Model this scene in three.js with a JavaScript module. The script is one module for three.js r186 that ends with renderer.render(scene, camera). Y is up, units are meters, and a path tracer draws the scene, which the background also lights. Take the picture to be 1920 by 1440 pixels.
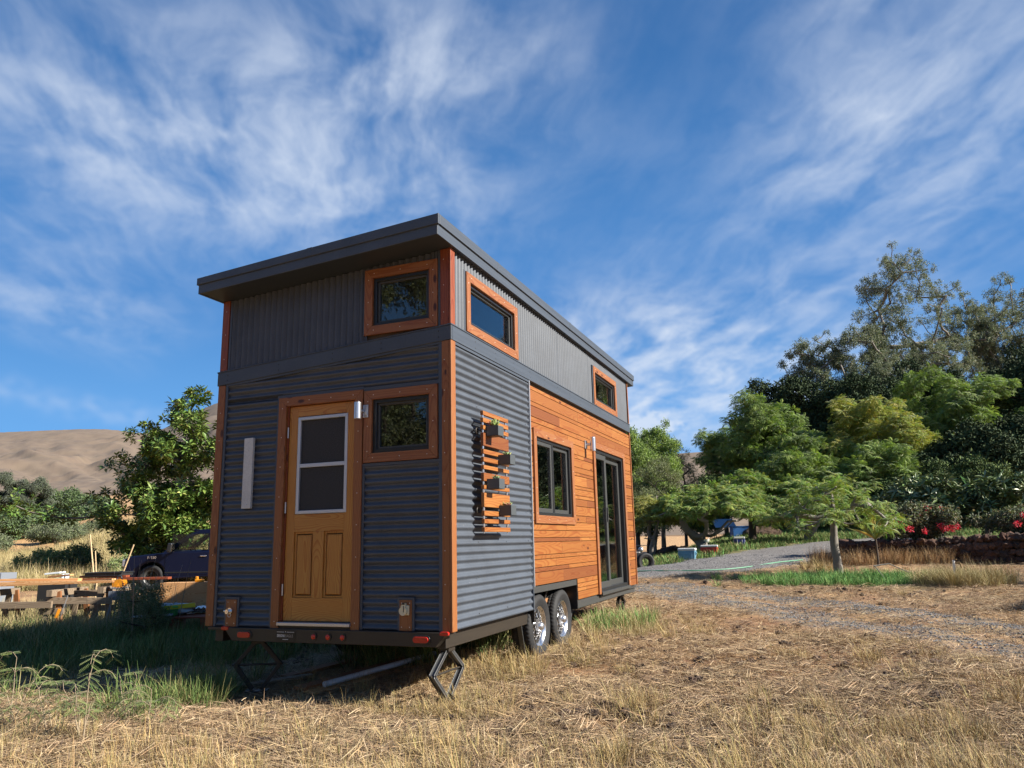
import * as THREE from 'three';
import { RoundedBoxGeometry } from 'three/addons/geometries/RoundedBoxGeometry.js';
import { mergeGeometries } from 'three/addons/utils/BufferGeometryUtils.js';
import { TextGeometry } from 'three/addons/geometries/TextGeometry.js';
import { FontLoader } from 'three/addons/loaders/FontLoader.js';
import { createNoise2D, createNoise3D } from 'simplex-noise';

// ---------------------------------------------------------------- camera, sky, sun, exposure
const scene = new THREE.Scene();
const renderer = new THREE.WebGLRenderer({ antialias: true });
renderer.setSize(1024, 768);
renderer.toneMapping = THREE.LinearToneMapping;
renderer.toneMappingExposure = 2.5;
renderer.shadowMap.enabled = true;

const D2R = Math.PI / 180;
const camera = new THREE.PerspectiveCamera(53.717, 4 / 3, 0.1, 9000);
camera.position.set(2.8353, 1.3016, 5.7221);
camera.rotation.order = 'YXZ';
camera.rotation.set(11.7357 * D2R, 21.6754 * D2R, -1.2958 * D2R);
scene.add(camera);

const TO_SUN = new THREE.Vector3(1, 0.62, -0.09).normalize();
const sun = new THREE.DirectionalLight(new THREE.Color().setRGB(1.0, 0.935, 0.83), 5.0);
sun.position.copy(TO_SUN).multiplyScalar(60);
sun.castShadow = true;
sun.shadow.mapSize.set(4096, 4096);
Object.assign(sun.shadow.camera, { left: -40, right: 40, top: 40, bottom: -40, near: 1, far: 160 });
scene.add(sun, sun.target);

function rngOf(seed) {
  let a = seed >>> 0;
  return () => { a = (a + 0x6d2b79f5) | 0; let t = Math.imul(a ^ (a >>> 15), 1 | a); t = (t + Math.imul(t ^ (t >>> 7), 61 | t)) ^ t; return ((t ^ (t >>> 14)) >>> 0) / 4294967296; };
}
const n2 = createNoise2D(rngOf(11)), n2b = createNoise2D(rngOf(23)), n3 = createNoise3D(rngOf(37));
const fbm = (f, x, y, o = 4, g = 0.5) => { let s = 0, a = 1, t = 0; for (let i = 0; i < o; i++) { s += a * f(x, y); t += a; a *= g; x = x * 2.03 + 17.1; y = y * 2.03 - 9.7; } return s / t; };
const clamp = THREE.MathUtils.clamp, lerp = THREE.MathUtils.lerp, sstep = THREE.MathUtils.smoothstep;
const gaussian = (x, c, w) => Math.exp(-((x - c) * (x - c)) / (w * w));

// compass of the site: "ahead" looks past the house, "right" is square to it
const AHEAD = [-0.3693, -0.9293], RIGHT = [0.9293, -0.3693];
const EYE = [2.8353, 5.7221];
const site = (s, d) => [EYE[0] + s * RIGHT[0] + d * AHEAD[0], EYE[1] + s * RIGHT[1] + d * AHEAD[1]];
const siteOf = (x, z) => { const dx = x - EYE[0], dz = z - EYE[1]; return [dx * RIGHT[0] + dz * RIGHT[1], dx * AHEAD[0] + dz * AHEAD[1]]; };

// a blue winter sky with combed cirrus
function makeSky() {
  const W = 3072, H = 1536, data = new Float32Array(W * H * 4);
  const stops = [[0, 0.25, 0.55, 0.95], [6, 0.165, 0.44, 0.88], [18, 0.085, 0.272, 0.64], [38, 0.044, 0.162, 0.425], [90, 0.028, 0.10, 0.30]];
  // where the banks of cirrus stand: bearing from "ahead" (deg), height (deg), spread, weight
  const banks = [[-27, 28, 18, 8, 0.85], [-6, 34, 13, 6, 0.62], [-10, 24, 11, 5, 0.5], [29, 26, 11, 9, 0.9], [11, 13, 14, 6.5, 1.0], [34, 40, 12, 6, 0.55], [22, 9, 14, 4, 0.45], [-33, 16, 9, 2.6, 0.35],
    [70, 30, 22, 12, 0.6], [-75, 34, 24, 10, 0.6], [125, 26, 26, 10, 0.6], [-130, 30, 28, 12, 0.6], [178, 38, 26, 12, 0.6], [0, 66, 60, 14, 0.5]];
  for (let r = 0; r < H; r++) {
    const el = ((r + 0.5) / H - 0.5) * Math.PI, y = Math.sin(el), c = Math.cos(el), deg = Math.max(0, el / D2R);
    let k = 0; while (k < stops.length - 2 && deg > stops[k + 1][0]) k++;
    const f = sstep(deg, stops[k][0], stops[k + 1][0]) * 0.5 + 0.5 * clamp((deg - stops[k][0]) / (stops[k + 1][0] - stops[k][0]), 0, 1);
    const base = [1, 2, 3].map((i) => lerp(stops[k][i], stops[k + 1][i], f));
    for (let q = 0; q < W; q++) {
      const az = ((q + 0.5) / W - 0.5) * 2 * Math.PI, x = Math.cos(az) * c, z = Math.sin(az) * c, o = (r * W + q) * 4;
      let a = 0;
      if (y > 0.004) {
        const s = x * RIGHT[0] + z * RIGHT[1], d = x * AHEAD[0] + z * AHEAD[1], bear = Math.atan2(s, d) / D2R;
        let cover = -0.06 + 0.2 * fbm(n2b, s * 1.3 / (y + 0.35) + 3, d * 1.3 / (y + 0.35), 2);
        for (const [b, e, wb, we, w] of banks) { let db = Math.abs(bear - b); if (db > 180) db = 360 - db; if (db < wb * 2.6 && Math.abs(deg - e) < we * 2.6) cover += w * gaussian(db, 0, wb) * gaussian(deg, e, we); }
        if (cover > 0.0) {
          const px = s / (y + 0.12), pz = d / (y + 0.12);
          const wx = px + 0.07 * fbm(n2, px * 1.6 + 5, pz * 1.3, 4), wz = pz + 0.09 * fbm(n2b, px * 1.5 - 3, pz * 1.4, 4);
          const comb = fbm(n2, wx * 4.6 + wz * 1.1, wz * 1.2 - wx * 0.5 - 4, 8, 0.6), puff = fbm(n2b, wx * 2.6, wz * 2.3, 8, 0.6);
          const veil = 0.5 + 0.62 * (0.55 * comb + 0.45 * puff);
          a = clamp(cover, 0, 0.95) * (0.55 * Math.pow(sstep(veil, 0.2, 0.95), 1.1) + 0.45 * sstep(0.6 * puff + 0.4 * comb, -0.75, 0.75));
        }
        // a thin trail low on the left and a small cumulus over the far ridge
        if (deg > 6 && deg < 17 && bear > -44 && bear < -14) { const line = 9.4 - (bear + 30) * 0.17; a += 0.22 * gaussian(deg, line + n2(bear * 0.4, 1) * 0.25, 0.75) * (0.6 + 0.4 * n2(bear * 0.7, deg)) * sstep(bear, -44, -38) * (1 - sstep(bear, -24, -16)); }
        const cx = (bear - 10.0) / 3.4, cy = (deg - 8.2) / 1.35, lump = 1 - cx * cx - cy * cy + 0.6 * fbm(n2, bear * 0.75, deg * 1.4, 4);
        a = Math.max(a, 0.8 * sstep(lump, 0.1, 0.8));
        a *= sstep(y, 0.0, 0.05) * 0.8 + 0.2;
      }
      a = clamp(a, 0, 0.9);
      const k = 0.4; data[o] = k * lerp(base[0], 0.74, a); data[o + 1] = k * lerp(base[1], 0.82, a); data[o + 2] = k * lerp(base[2], 0.95, a); data[o + 3] = 1;
    }
  }
  const t = new THREE.DataTexture(data, W, H, THREE.RGBAFormat, THREE.FloatType);
  t.mapping = THREE.EquirectangularReflectionMapping; t.magFilter = THREE.LinearFilter; t.minFilter = THREE.LinearFilter; t.needsUpdate = true;
  return t;
}
scene.background = makeSky();
scene.environment = scene.background;

// ---------------------------------------------------------------- helpers
const lin = (r, g, b) => new THREE.Color().setRGB(r, g, b);
const V = (x, y, z) => new THREE.Vector3(x, y, z);
const taken = {};
function numbered(name) { const n = taken[name] = (taken[name] ?? -1) + 1; return n ? `${name}_${String(n).padStart(3, '0')}` : name; }
function shade(o) { o.castShadow = true; o.receiveShadow = true; return o; }
function part(name, geo, mat, parent, label) { const m = shade(new THREE.Mesh(geo, mat)); m.name = name; if (label) m.userData.label = label; parent.add(m); return m; }
function sub(name, parent) { const g = new THREE.Group(); g.name = name; parent.add(g); return g; }
function thing(name, label, category, [x, y, z] = [0, 0, 0], turn = 0, group) {
  const g = new THREE.Group(); g.name = numbered(name); g.position.set(x, y, z); g.rotation.y = turn; g.userData = { label, category };
  if (group) g.userData.group = group;
  scene.add(g); return g;
}
function solo(name, geo, mat, label, category, [x, y, z] = [0, 0, 0], turn = 0, group) {
  const m = shade(new THREE.Mesh(geo, mat)); m.name = numbered(name); m.position.set(x, y, z); m.rotation.y = turn; m.userData = { label, category };
  if (group) m.userData.group = group;
  scene.add(m); return m;
}
function setting(name, geo, mat) { const m = shade(new THREE.Mesh(geo, mat)); m.name = numbered(name); m.userData.kind = 'structure'; scene.add(m); return m; }
function stuff(name, mesh, label, category) { mesh.name = numbered(name); shade(mesh); mesh.userData = { kind: 'stuff', label, category }; scene.add(mesh); return mesh; }

const plain = (g) => { for (const k of Object.keys(g.attributes)) if (!['position', 'normal', 'uv', 'color'].includes(k)) g.deleteAttribute(k); return g.index ? g.toNonIndexed() : g; };
const merge = (list) => mergeGeometries(list.map(plain));
// uv in metres, u along the grain axis (0 x, 1 y, 2 z)
function grainUV(g, axis, seed = 0) {
  const p = g.attributes.position, n = g.attributes.normal, uv = new Float32Array(p.count * 2), r = rngOf(seed * 7919 + 13), ou = r() * 40, ov = r() * 40;
  const P = [0, 0, 0], N = [0, 0, 0];
  for (let i = 0; i < p.count; i++) {
    P[0] = p.getX(i); P[1] = p.getY(i); P[2] = p.getZ(i); N[0] = Math.abs(n.getX(i)); N[1] = Math.abs(n.getY(i)); N[2] = Math.abs(n.getZ(i));
    const m = N[0] > N[1] ? (N[0] > N[2] ? 0 : 2) : (N[1] > N[2] ? 1 : 2);
    if (m === axis) { uv[2 * i] = P[(m + 1) % 3] * 0.3 + ou; uv[2 * i + 1] = P[(m + 2) % 3] + ov; } else { uv[2 * i] = P[axis] + ou; uv[2 * i + 1] = P[3 - m - axis] + ov; }
  }
  g.setAttribute('uv', new THREE.BufferAttribute(uv, 2)); return g;
}
// a box with eased edges, centred at (cx, cy, cz)
function bx(w, h, d, cx = 0, cy = 0, cz = 0, r = 0.004) { const g = new RoundedBoxGeometry(w, h, d, 1, Math.min(r, 0.45 * Math.min(w, h, d))); g.translate(cx, cy, cz); return g; }
const raw = (w, h, d, cx = 0, cy = 0, cz = 0) => new THREE.BoxGeometry(w, h, d).translate(cx, cy, cz);
// a bar with a square section between two points
function bar(a, b, w, h = w, r = 0.003) {
  const len = a.distanceTo(b), g = new RoundedBoxGeometry(w, len, h, 1, Math.min(r, 0.4 * Math.min(w, h)));
  grainUV(g, 1, Math.round(len * 977));
  g.applyQuaternion(new THREE.Quaternion().setFromUnitVectors(V(0, 1, 0), b.clone().sub(a).normalize()));
  return g.translate((a.x + b.x) / 2, (a.y + b.y) / 2, (a.z + b.z) / 2);
}
function rod(a, b, r0, r1 = r0, seg = 8) {
  const len = a.distanceTo(b), g = new THREE.CylinderGeometry(r1, r0, len, seg);
  g.applyQuaternion(new THREE.Quaternion().setFromUnitVectors(V(0, 1, 0), b.clone().sub(a).normalize()));
  return g.translate((a.x + b.x) / 2, (a.y + b.y) / 2, (a.z + b.z) / 2);
}
const cyl = (r, h, x, y, z, axis = 'y', seg = 20) => { const g = new THREE.CylinderGeometry(r, r, h, seg); if (axis === 'x') g.rotateZ(Math.PI / 2); if (axis === 'z') g.rotateX(Math.PI / 2); return g.translate(x, y, z); };

// ---------------------------------------------------------------- textures
function byteTex(w, h, fn, repeatX = 1, repeatY = 1, srgb = true, wrap = THREE.MirroredRepeatWrapping) {
  const d = new Uint8Array(w * h * 4);
  for (let y = 0; y < h; y++) for (let x = 0; x < w; x++) { const c = fn(x / w, y / h), o = (y * w + x) * 4; d[o] = clamp(c[0], 0, 255); d[o + 1] = clamp(c[1], 0, 255); d[o + 2] = clamp(c[2], 0, 255); d[o + 3] = 255; }
  const t = new THREE.DataTexture(d, w, h); t.magFilter = THREE.LinearFilter; t.minFilter = THREE.LinearMipmapLinearFilter; t.wrapS = t.wrapT = wrap; t.repeat.set(repeatX, repeatY);
  if (srgb) t.colorSpace = THREE.SRGBColorSpace; t.needsUpdate = true; return t;
}
// sawn softwood: growth rings cut lengthwise, fibres and a few knots; 2 m x 0.5 m
function woodTexture(light, dark, knot, seed, ringStep = 0.011, knots = 5) {
  const a = createNoise2D(rngOf(seed)), b = createNoise2D(rngOf(seed + 5)), r = rngOf(seed + 9), K = [];
  for (let i = 0; i < knots; i++) K.push([r() * 2, r() * 0.5, 0.006 + r() * 0.011]);
  return byteTex(1024, 512, (u, v) => {
    let x = u * 2, y = v * 0.5, kd = 9, push = 0;
    for (const [kx, ky, kr] of K) { const dx = (x - kx) * 0.45, dy = y - ky, q = Math.sqrt(dx * dx + dy * dy) / kr; if (q < kd) kd = q; push += Math.exp(-q * q * 0.12) * kr * 1.1 * Math.sign(dy || 1); }
    const warp = 0.030 * a(x * 0.7, y * 1.5) + 0.010 * a(x * 2.1 + 3, y * 4);
    const depth = 0.05 + 0.045 * b(x * 0.35, 2.2), across = (Math.abs(((y + 3) % 0.32) - 0.16) - 0.08) - push * 1.6;
    const ring = Math.sqrt(across * across * 0.75 + (depth + warp) * (depth + warp)) / ringStep;
    const fr = ring - Math.floor(ring), late = sstep(fr, 0.45, 0.92) * (1 - sstep(fr, 0.94, 1));
    const fibre = 0.5 + 0.5 * (0.6 * a(x * 9, y * 420) + 0.4 * b(x * 22, y * 900)), blotch = 0.5 + 0.5 * fbm(b, x * 1.6, y * 5, 3);
    let t = clamp(0.62 * late + 0.22 * fibre + 0.26 * (1 - blotch) - 0.05, 0, 1);
    const k = clamp(1.25 - kd, 0, 1);
    return [0, 1, 2].map((i) => lerp(lerp(light[i], dark[i], t), knot[i], Math.min(1, k * 1.6)));
  }, 0.5, 2);
}
const cedarTex = woodTexture([255, 228, 194], [218, 160, 112], [112, 62, 38], 101, 0.012, 5);
const cedarTex2 = woodTexture([255, 226, 190], [212, 150, 104], [112, 62, 38], 151, 0.016, 2);
const firTex = woodTexture([255, 235, 205], [214, 160, 104], [150, 95, 55], 201, 0.008, 0);
const greyWoodTex = woodTexture([236, 228, 216], [168, 156, 142], [92, 80, 70], 301, 0.009, 4);
const fineBump = byteTex(256, 256, (u, v) => { const g = 128 + 70 * fbm(n2, u * 8, v * 8, 5); return [g, g, g]; }, 1, 1, false);
const wearTex = byteTex(512, 512, (u, v) => { const g = 222 + 18 * fbm(n2b, u * 6, v * 6, 5) + 8 * n2(u * 90, v * 90); return [g, g, g]; }, 0.4, 0.4);
const gritTex = byteTex(512, 512, (u, v) => { const g = 170 + 60 * fbm(n2b, u * 30, v * 30, 4) + 20 * n2(u * 200, v * 200); return [g, g, g]; }, 1, 1);

const std = (o) => new THREE.MeshStandardMaterial(o);
const phys = (o) => new THREE.MeshPhysicalMaterial(o);

// ---------------------------------------------------------------- the land
function landHeight(x, z) {
  const [s, d] = siteOf(x, z), r = Math.hypot(s, d), a = s / Math.max(d, 1);
  const east = sstep(x, -7, 0), back = Math.max(0, -z);
  let h = east * (0.03 * back + 0.0007 * Math.max(0, back - 15) ** 2 * (1 - sstep(back, 60, 200)));
  const near = 1 - sstep(r, 40, 120);
  h += near * (0.035 * n2(x * 0.42, z * 0.42) + 0.02 * n2b(x * 1.1, z * 1.1) + 0.012 * n2(x * 2.6, z * 2.6)) * sstep(r, 1, 4);
  h -= 0.03 * gaussian(x, -1.2, 1.6) * gaussian(z, 0.6, 1.2);
  const west = d > 0 ? sstep(-a, 0.12, 0.42) : 0;
  if (west > 0 && d > 12) {
    // dry bank, terrace, then the bare mountain flank
    let w = 0.05 * sstep(d, 18, 30) + 2.3 * sstep(d, 31, 48) * sstep(-a, 0.26, 0.44) * (1 - 0.88 * sstep(-a, 0.47, 0.62)) + 0.35 * sstep(d, 34, 60);
    w += 9 * sstep(d, 80, 190) + 16 * sstep(d, 190, 380) + 0.5 * n2(x * 0.12, z * 0.12) * sstep(d, 28, 45);
    h += west * w;
  }
  if (r > 250) {
    const q = Math.atan2(s, d) / D2R, up = clamp((r - 280) / 970, 0, 1) ** 1.35;
    let ridge = 150 + 62 * sstep(q, -26.5, -19.5) + 3 * n2(q * 0.09, 3) - 16 * (1 - sstep(q, -38, -28)) - 4 * gaussian(q, -26, 1.6);
    ridge *= 1 - 0.36 * sstep(q, 0, 12);
    const gull = fbm(n2, x * 0.0032, z * 0.0032, 4), ribs = fbm(n2b, q * 0.22 + 0.6 * gull, r * 0.0014, 3), calm = 1 - sstep(r, 1000, 1250);
    h += up * ridge + sstep(r, 300, 600) * calm * (12 * gull + 8 * ribs + 0.9 * fbm(n2b, x * 0.02, z * 0.02, 3)) - 60 * sstep(r, 1300, 2200);
  }
  return h;
}
const T = landHeight;

// where things grow: 0..1 fields, in metres on the site
const greenAt = (x, z) => {
  const [s, d] = siteOf(x, z);
  let g = 0;
  g += sstep(d, 22, 24.5) * (1 - sstep(d, 44, 56)) * sstep(s, 0.5, 3.0) * (1 - sstep(s, 17, 24)) * 1.0;                           // lawn with the coolers
  g += 1.0 * gaussian(x, 3.0, 1.9) * gaussian(z, -11.6, 1.3) + 0.7 * gaussian(x, 4.2, 0.9) * gaussian(z, -11.2, 1.1);             // strip under the small tree
  g += 0.95 * sstep(-x, 2.6, 4.4) * (1 - sstep(-x, 8.2, 10.2)) * sstep(-z, -0.5, 1.2) * (1 - sstep(-z, 6.5, 9));                    // shaded grass beside the house
  g += 0.55 * gaussian(x, -2.2, 0.7) * gaussian(z, 0.2, 0.8);
  return clamp(g + 0.25 * n2(x * 0.7, z * 0.7) * (g > 0.1 ? 1 : 0), 0, 1);
};
const trackLines = [
  { w: 4.4, p: [[-9, -13.4], [-5, -14.4], [-2.2, -15.4], [-0.3, -17.0], [0.9, -19.4], [2.0, -22.4], [3.6, -26.0], [6.4, -30]] },
  { w: 0.9, p: [[-1.6, -11.2], [-0.4, -9.7], [1.1, -7.75], [2.4, -6.15], [3.65, -4.8], [4.6, -3.5], [6.0, -1.8]] },
  { w: 0.75, p: [[-0.5, -11.3], [0.3, -10.3], [1.5, -9.1], [3.05, -7.3], [4.15, -6.0], [4.95, -4.95], [6.4, -3.2]] },
];
for (const t of trackLines) t.c = new THREE.CatmullRomCurve3(t.p.map(([x, z]) => V(x, 0, z)));
for (const t of trackLines) t.s = t.c.getSpacedPoints(90);
const trackAt = (x, z) => { let m = 0; for (const t of trackLines) { let b = 1e9; for (const q of t.s) { const e = (q.x - x) ** 2 + (q.z - z) ** 2; if (e < b) b = e; } m = Math.max(m, 1 - sstep(Math.sqrt(b), t.w * 0.42, t.w * 0.75)); } return m; };

// dead straw trodden into red-brown soil
function strawTexture() {
  const c = document.createElement('canvas'); c.width = c.height = 1024; const g = c.getContext('2d'), r = rngOf(77);
  g.fillStyle = '#9a7c5e'; g.fillRect(0, 0, 1024, 1024);
  const at = (x, y, f) => { for (const ox of [-1024, 0, 1024]) for (const oy of [-1024, 0, 1024]) if (x + ox > -90 && x + ox < 1114 && y + oy > -90 && y + oy < 1114) f(x + ox, y + oy); };
  for (let i = 0; i < 2600; i++) { const x = r() * 1024, y = r() * 1024, q = 4 + r() * 22, t = r(); g.fillStyle = t < 0.5 ? `rgba(${96 + r() * 40},${70 + r() * 30},${50 + r() * 20},0.35)` : `rgba(${176 + r() * 40},${146 + r() * 30},${104 + r() * 20},0.28)`; at(x, y, (X, Y) => { g.beginPath(); g.ellipse(X, Y, q, q * (0.4 + r() * 0.5), r() * 3, 0, 7); g.fill(); }); }
  g.lineCap = 'round';
  for (let i = 0; i < 9000; i++) {
    const x = r() * 1024, y = r() * 1024, a = (r() < 0.65 ? (r() - 0.5) * 1.3 : r() * Math.PI), l = 14 + r() * 60, t = r(), dx = Math.cos(a) * l, dy = Math.sin(a) * l, b = (r() - 0.5) * 16;
    const k = 0.62 + 0.5 * t; g.strokeStyle = r() < 0.16 ? `rgb(${Math.round(92 * k + 20)},${Math.round(70 * k + 14)},${Math.round(46 * k + 10)})` : `rgb(${Math.round(232 * k)},${Math.round(196 * k)},${Math.round(142 * k)})`;
    g.lineWidth = 1 + r() * 1.6;
    at(x, y, (X, Y) => { g.beginPath(); g.moveTo(X - dx / 2, Y - dy / 2); g.quadraticCurveTo(X + b, Y - b, X + dx / 2, Y + dy / 2); g.stroke(); });
  }
  const t = new THREE.CanvasTexture(c); t.colorSpace = THREE.SRGBColorSpace; t.wrapS = t.wrapT = THREE.RepeatWrapping; t.repeat.set(1 / 2.6, 1 / 2.6); return t;
}
const strawTex = strawTexture();

function makeGround() {
  const R = [0.0], HILLS = 330; for (let r = 0.6; r < 2.6; r += 0.4) R.push(r);
  for (let r = 2.6; r < 60; r *= 1.022) R.push(r); for (let r = 60; r < 330; r *= 1.034) R.push(r); for (let r = 330; r < 1320; r *= 1.011) R.push(r); for (let r = 1320; r < 2600; r *= 1.05) R.push(r);
  const A = []; for (let a = -180; a < -50; a += 2) A.push(a); for (let a = -50; a < 50; a += 0.22) A.push(a); for (let a = 50; a < 180; a += 2) A.push(a);
  const nA = A.length, pos = [], col = [], uv = [], idx = [], C = new THREE.Color();
  const straw = [0.86, 0.80, 0.74], soil = [0.42, 0.33, 0.295], gravel = [0.36, 0.44, 0.60], green = [0.20, 0.34, 0.18], bank = [0.80, 0.72, 0.60], flank = [0.128, 0.092, 0.066], flankLight = [0.172, 0.130, 0.088], flankDark = [0.072, 0.058, 0.038];
  const mixIn = (c, t, k) => { for (let i = 0; i < 3; i++) c[i] = lerp(c[i], t[i], k); };
  for (const r of R) for (const a of A) {
    const [x, z] = site(Math.sin(a * D2R) * r, Math.cos(a * D2R) * r), y = T(x, z), [s, d] = siteOf(x, z);
    pos.push(x, y, z); uv.push(x, z);
    const c = [...straw];
    if (r < 90) {
      mixIn(c, soil, clamp(0.42 + 1.0 * fbm(n2b, x * 0.55, z * 0.55, 4), 0, 0.95));
      mixIn(c, gravel, 0.8 * trackAt(x, z) * clamp(0.75 + 0.5 * n2(x * 2.2, z * 2.2), 0, 1));
      mixIn(c, green, greenAt(x, z) * 0.75);
    }
    const west = d > 0 ? sstep(-s / Math.max(d, 1), 0.12, 0.42) : 0;
    mixIn(c, bank, west * sstep(d, 26, 36) * (1 - sstep(d, 150, 260)));
    if (r > HILLS - 1) {
      const f = [...flank], grass = fbm(n2b, x * 0.05, z * 0.05, 5, 0.7), burnt = n2(x * 0.035 + 9, z * 0.035);
      mixIn(f, flankLight, clamp(0.4 + 1.1 * grass, 0, 1) * 0.7); mixIn(f, flankDark, clamp(burnt * 1.6 - 0.75 + 0.5 * grass, 0, 1) * 0.55);
      mixIn(c, f, 1);
    }
    col.push(...c);
  }
  const first = R.findIndex((r) => r > HILLS - 1);
  const sheet = (from, to, name, mat) => {
    const g = new THREE.BufferGeometry(), idx = [], cut = (l, k) => l.slice(from * nA * k, (to + 1) * nA * k);
    for (let i = 0; i < to - from; i++) for (let j = 0; j < nA; j++) { const a = i * nA + j, b = i * nA + (j + 1) % nA, e = a + nA, f = b + nA; idx.push(a, f, b, a, e, f); }
    g.setAttribute('position', new THREE.Float32BufferAttribute(cut(pos, 3), 3)); g.setAttribute('color', new THREE.Float32BufferAttribute(cut(col, 3), 3)); g.setAttribute('uv', new THREE.Float32BufferAttribute(cut(uv, 2), 2)); g.setIndex(idx); g.computeVertexNormals();
    if (g.attributes.normal.getY(nA * 3) < 0) { for (let i = 0; i < idx.length; i += 3) { const t = idx[i]; idx[i] = idx[i + 1]; idx[i + 1] = t; } g.setIndex(idx); g.computeVertexNormals(); }
    setting(name, g, mat);
  };
  // the near land, then the bare mountain flank beyond it
  sheet(0, first, 'ground', std({ map: strawTex, vertexColors: true, roughness: 0.95, bumpMap: strawTex, bumpScale: 0.012 }));
  sheet(first, R.length - 1, 'hills', std({ vertexColors: true, roughness: 0.98 }));
}
makeGround();

// crushed-stone drive and two wheel tracks, ragged at the edges
const gravelTex = (() => {
  const c = document.createElement('canvas'); c.width = c.height = 512; const g = c.getContext('2d'), r = rngOf(5);
  g.fillStyle = '#75706b'; g.fillRect(0, 0, 512, 512);
  for (let i = 0; i < 5200; i++) { const x = r() * 512, y = r() * 512, q = 1.5 + r() * 4.2, k = 70 + r() * 125; g.fillStyle = `rgb(${k + 4},${k},${k - 4})`; for (const ox of [-512, 0, 512]) for (const oy of [-512, 0, 512]) { g.beginPath(); g.ellipse(x + ox, y + oy, q, q * 0.7, r() * 3, 0, 7); g.fill(); } }
  const t = new THREE.CanvasTexture(c); t.colorSpace = THREE.SRGBColorSpace; t.wrapS = t.wrapT = THREE.RepeatWrapping; t.repeat.set(1 / 1.1, 1 / 1.1); return t;
})();
const gravelMat = std({ map: gravelTex, color: lin(0.58, 0.58, 0.60), roughness: 0.95, bumpMap: gravelTex, bumpScale: 0.02 });
{
  const t = trackLines[0], N = 130, K = 22, pts = t.c.getSpacedPoints(N), pos = [], uv = [], idx = [];
  for (let i = 0; i <= N; i++) {
    const q = pts[i], n = pts[Math.min(N, i + 1)].clone().sub(pts[Math.max(0, i - 1)]).normalize();
    for (let j = 0; j <= K; j++) {
      let e = (j / K - 0.5) * t.w; if (j === 0 || j === K) e += 0.4 * n2(i * 0.31, j * 3) + 0.15 * n2b(i * 1.3, j);
      const x = q.x - n.z * e, z = q.z + n.x * e; pos.push(x, T(x, z) + (j === 0 || j === K ? -0.01 : 0.022), z); uv.push(x, z);
    }
  }
  for (let i = 0; i < N; i++) for (let j = 0; j < K; j++) { const a = i * (K + 1) + j, b = a + 1, c = a + K + 1, d = c + 1; idx.push(a, b, d, a, d, c); }
  const g = new THREE.BufferGeometry(); g.setAttribute('position', new THREE.Float32BufferAttribute(pos, 3)); g.setAttribute('uv', new THREE.Float32BufferAttribute(uv, 2)); g.setIndex(idx); g.computeVertexNormals();
  setting('gravel_driveway', g, gravelMat);
}
// the paved lane climbing past the bushes on the far left
{
  const line = new THREE.CatmullRomCurve3([site(-29, 33), site(-25.2, 35), site(-23.4, 38.5), site(-22.6, 43)].map(([x, z]) => V(x, 0, z))).getSpacedPoints(30), pos = [], uv = [], idx = [];
  line.forEach((q, i) => { const n = line[Math.min(30, i + 1)].clone().sub(line[Math.max(0, i - 1)]).normalize(); for (let j = 0; j < 7; j++) { const e = (j / 6 - 0.5) * 2.6, x = q.x - n.z * e, z = q.z + n.x * e; pos.push(x, T(x, z) + 0.07, z); uv.push(x, z); } });
  for (let i = 0; i < 30; i++) for (let j = 0; j < 6; j++) { const a = i * 7 + j; idx.push(a, a + 1, a + 8, a, a + 8, a + 7); }
  const g = new THREE.BufferGeometry(); g.setAttribute('position', new THREE.Float32BufferAttribute(pos, 3)); g.setAttribute('uv', new THREE.Float32BufferAttribute(uv, 2)); g.setIndex(idx); g.computeVertexNormals();
  setting('lane', g, std({ map: gritTex, color: lin(0.34, 0.3, 0.27), roughness: 0.95 }));
}

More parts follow.
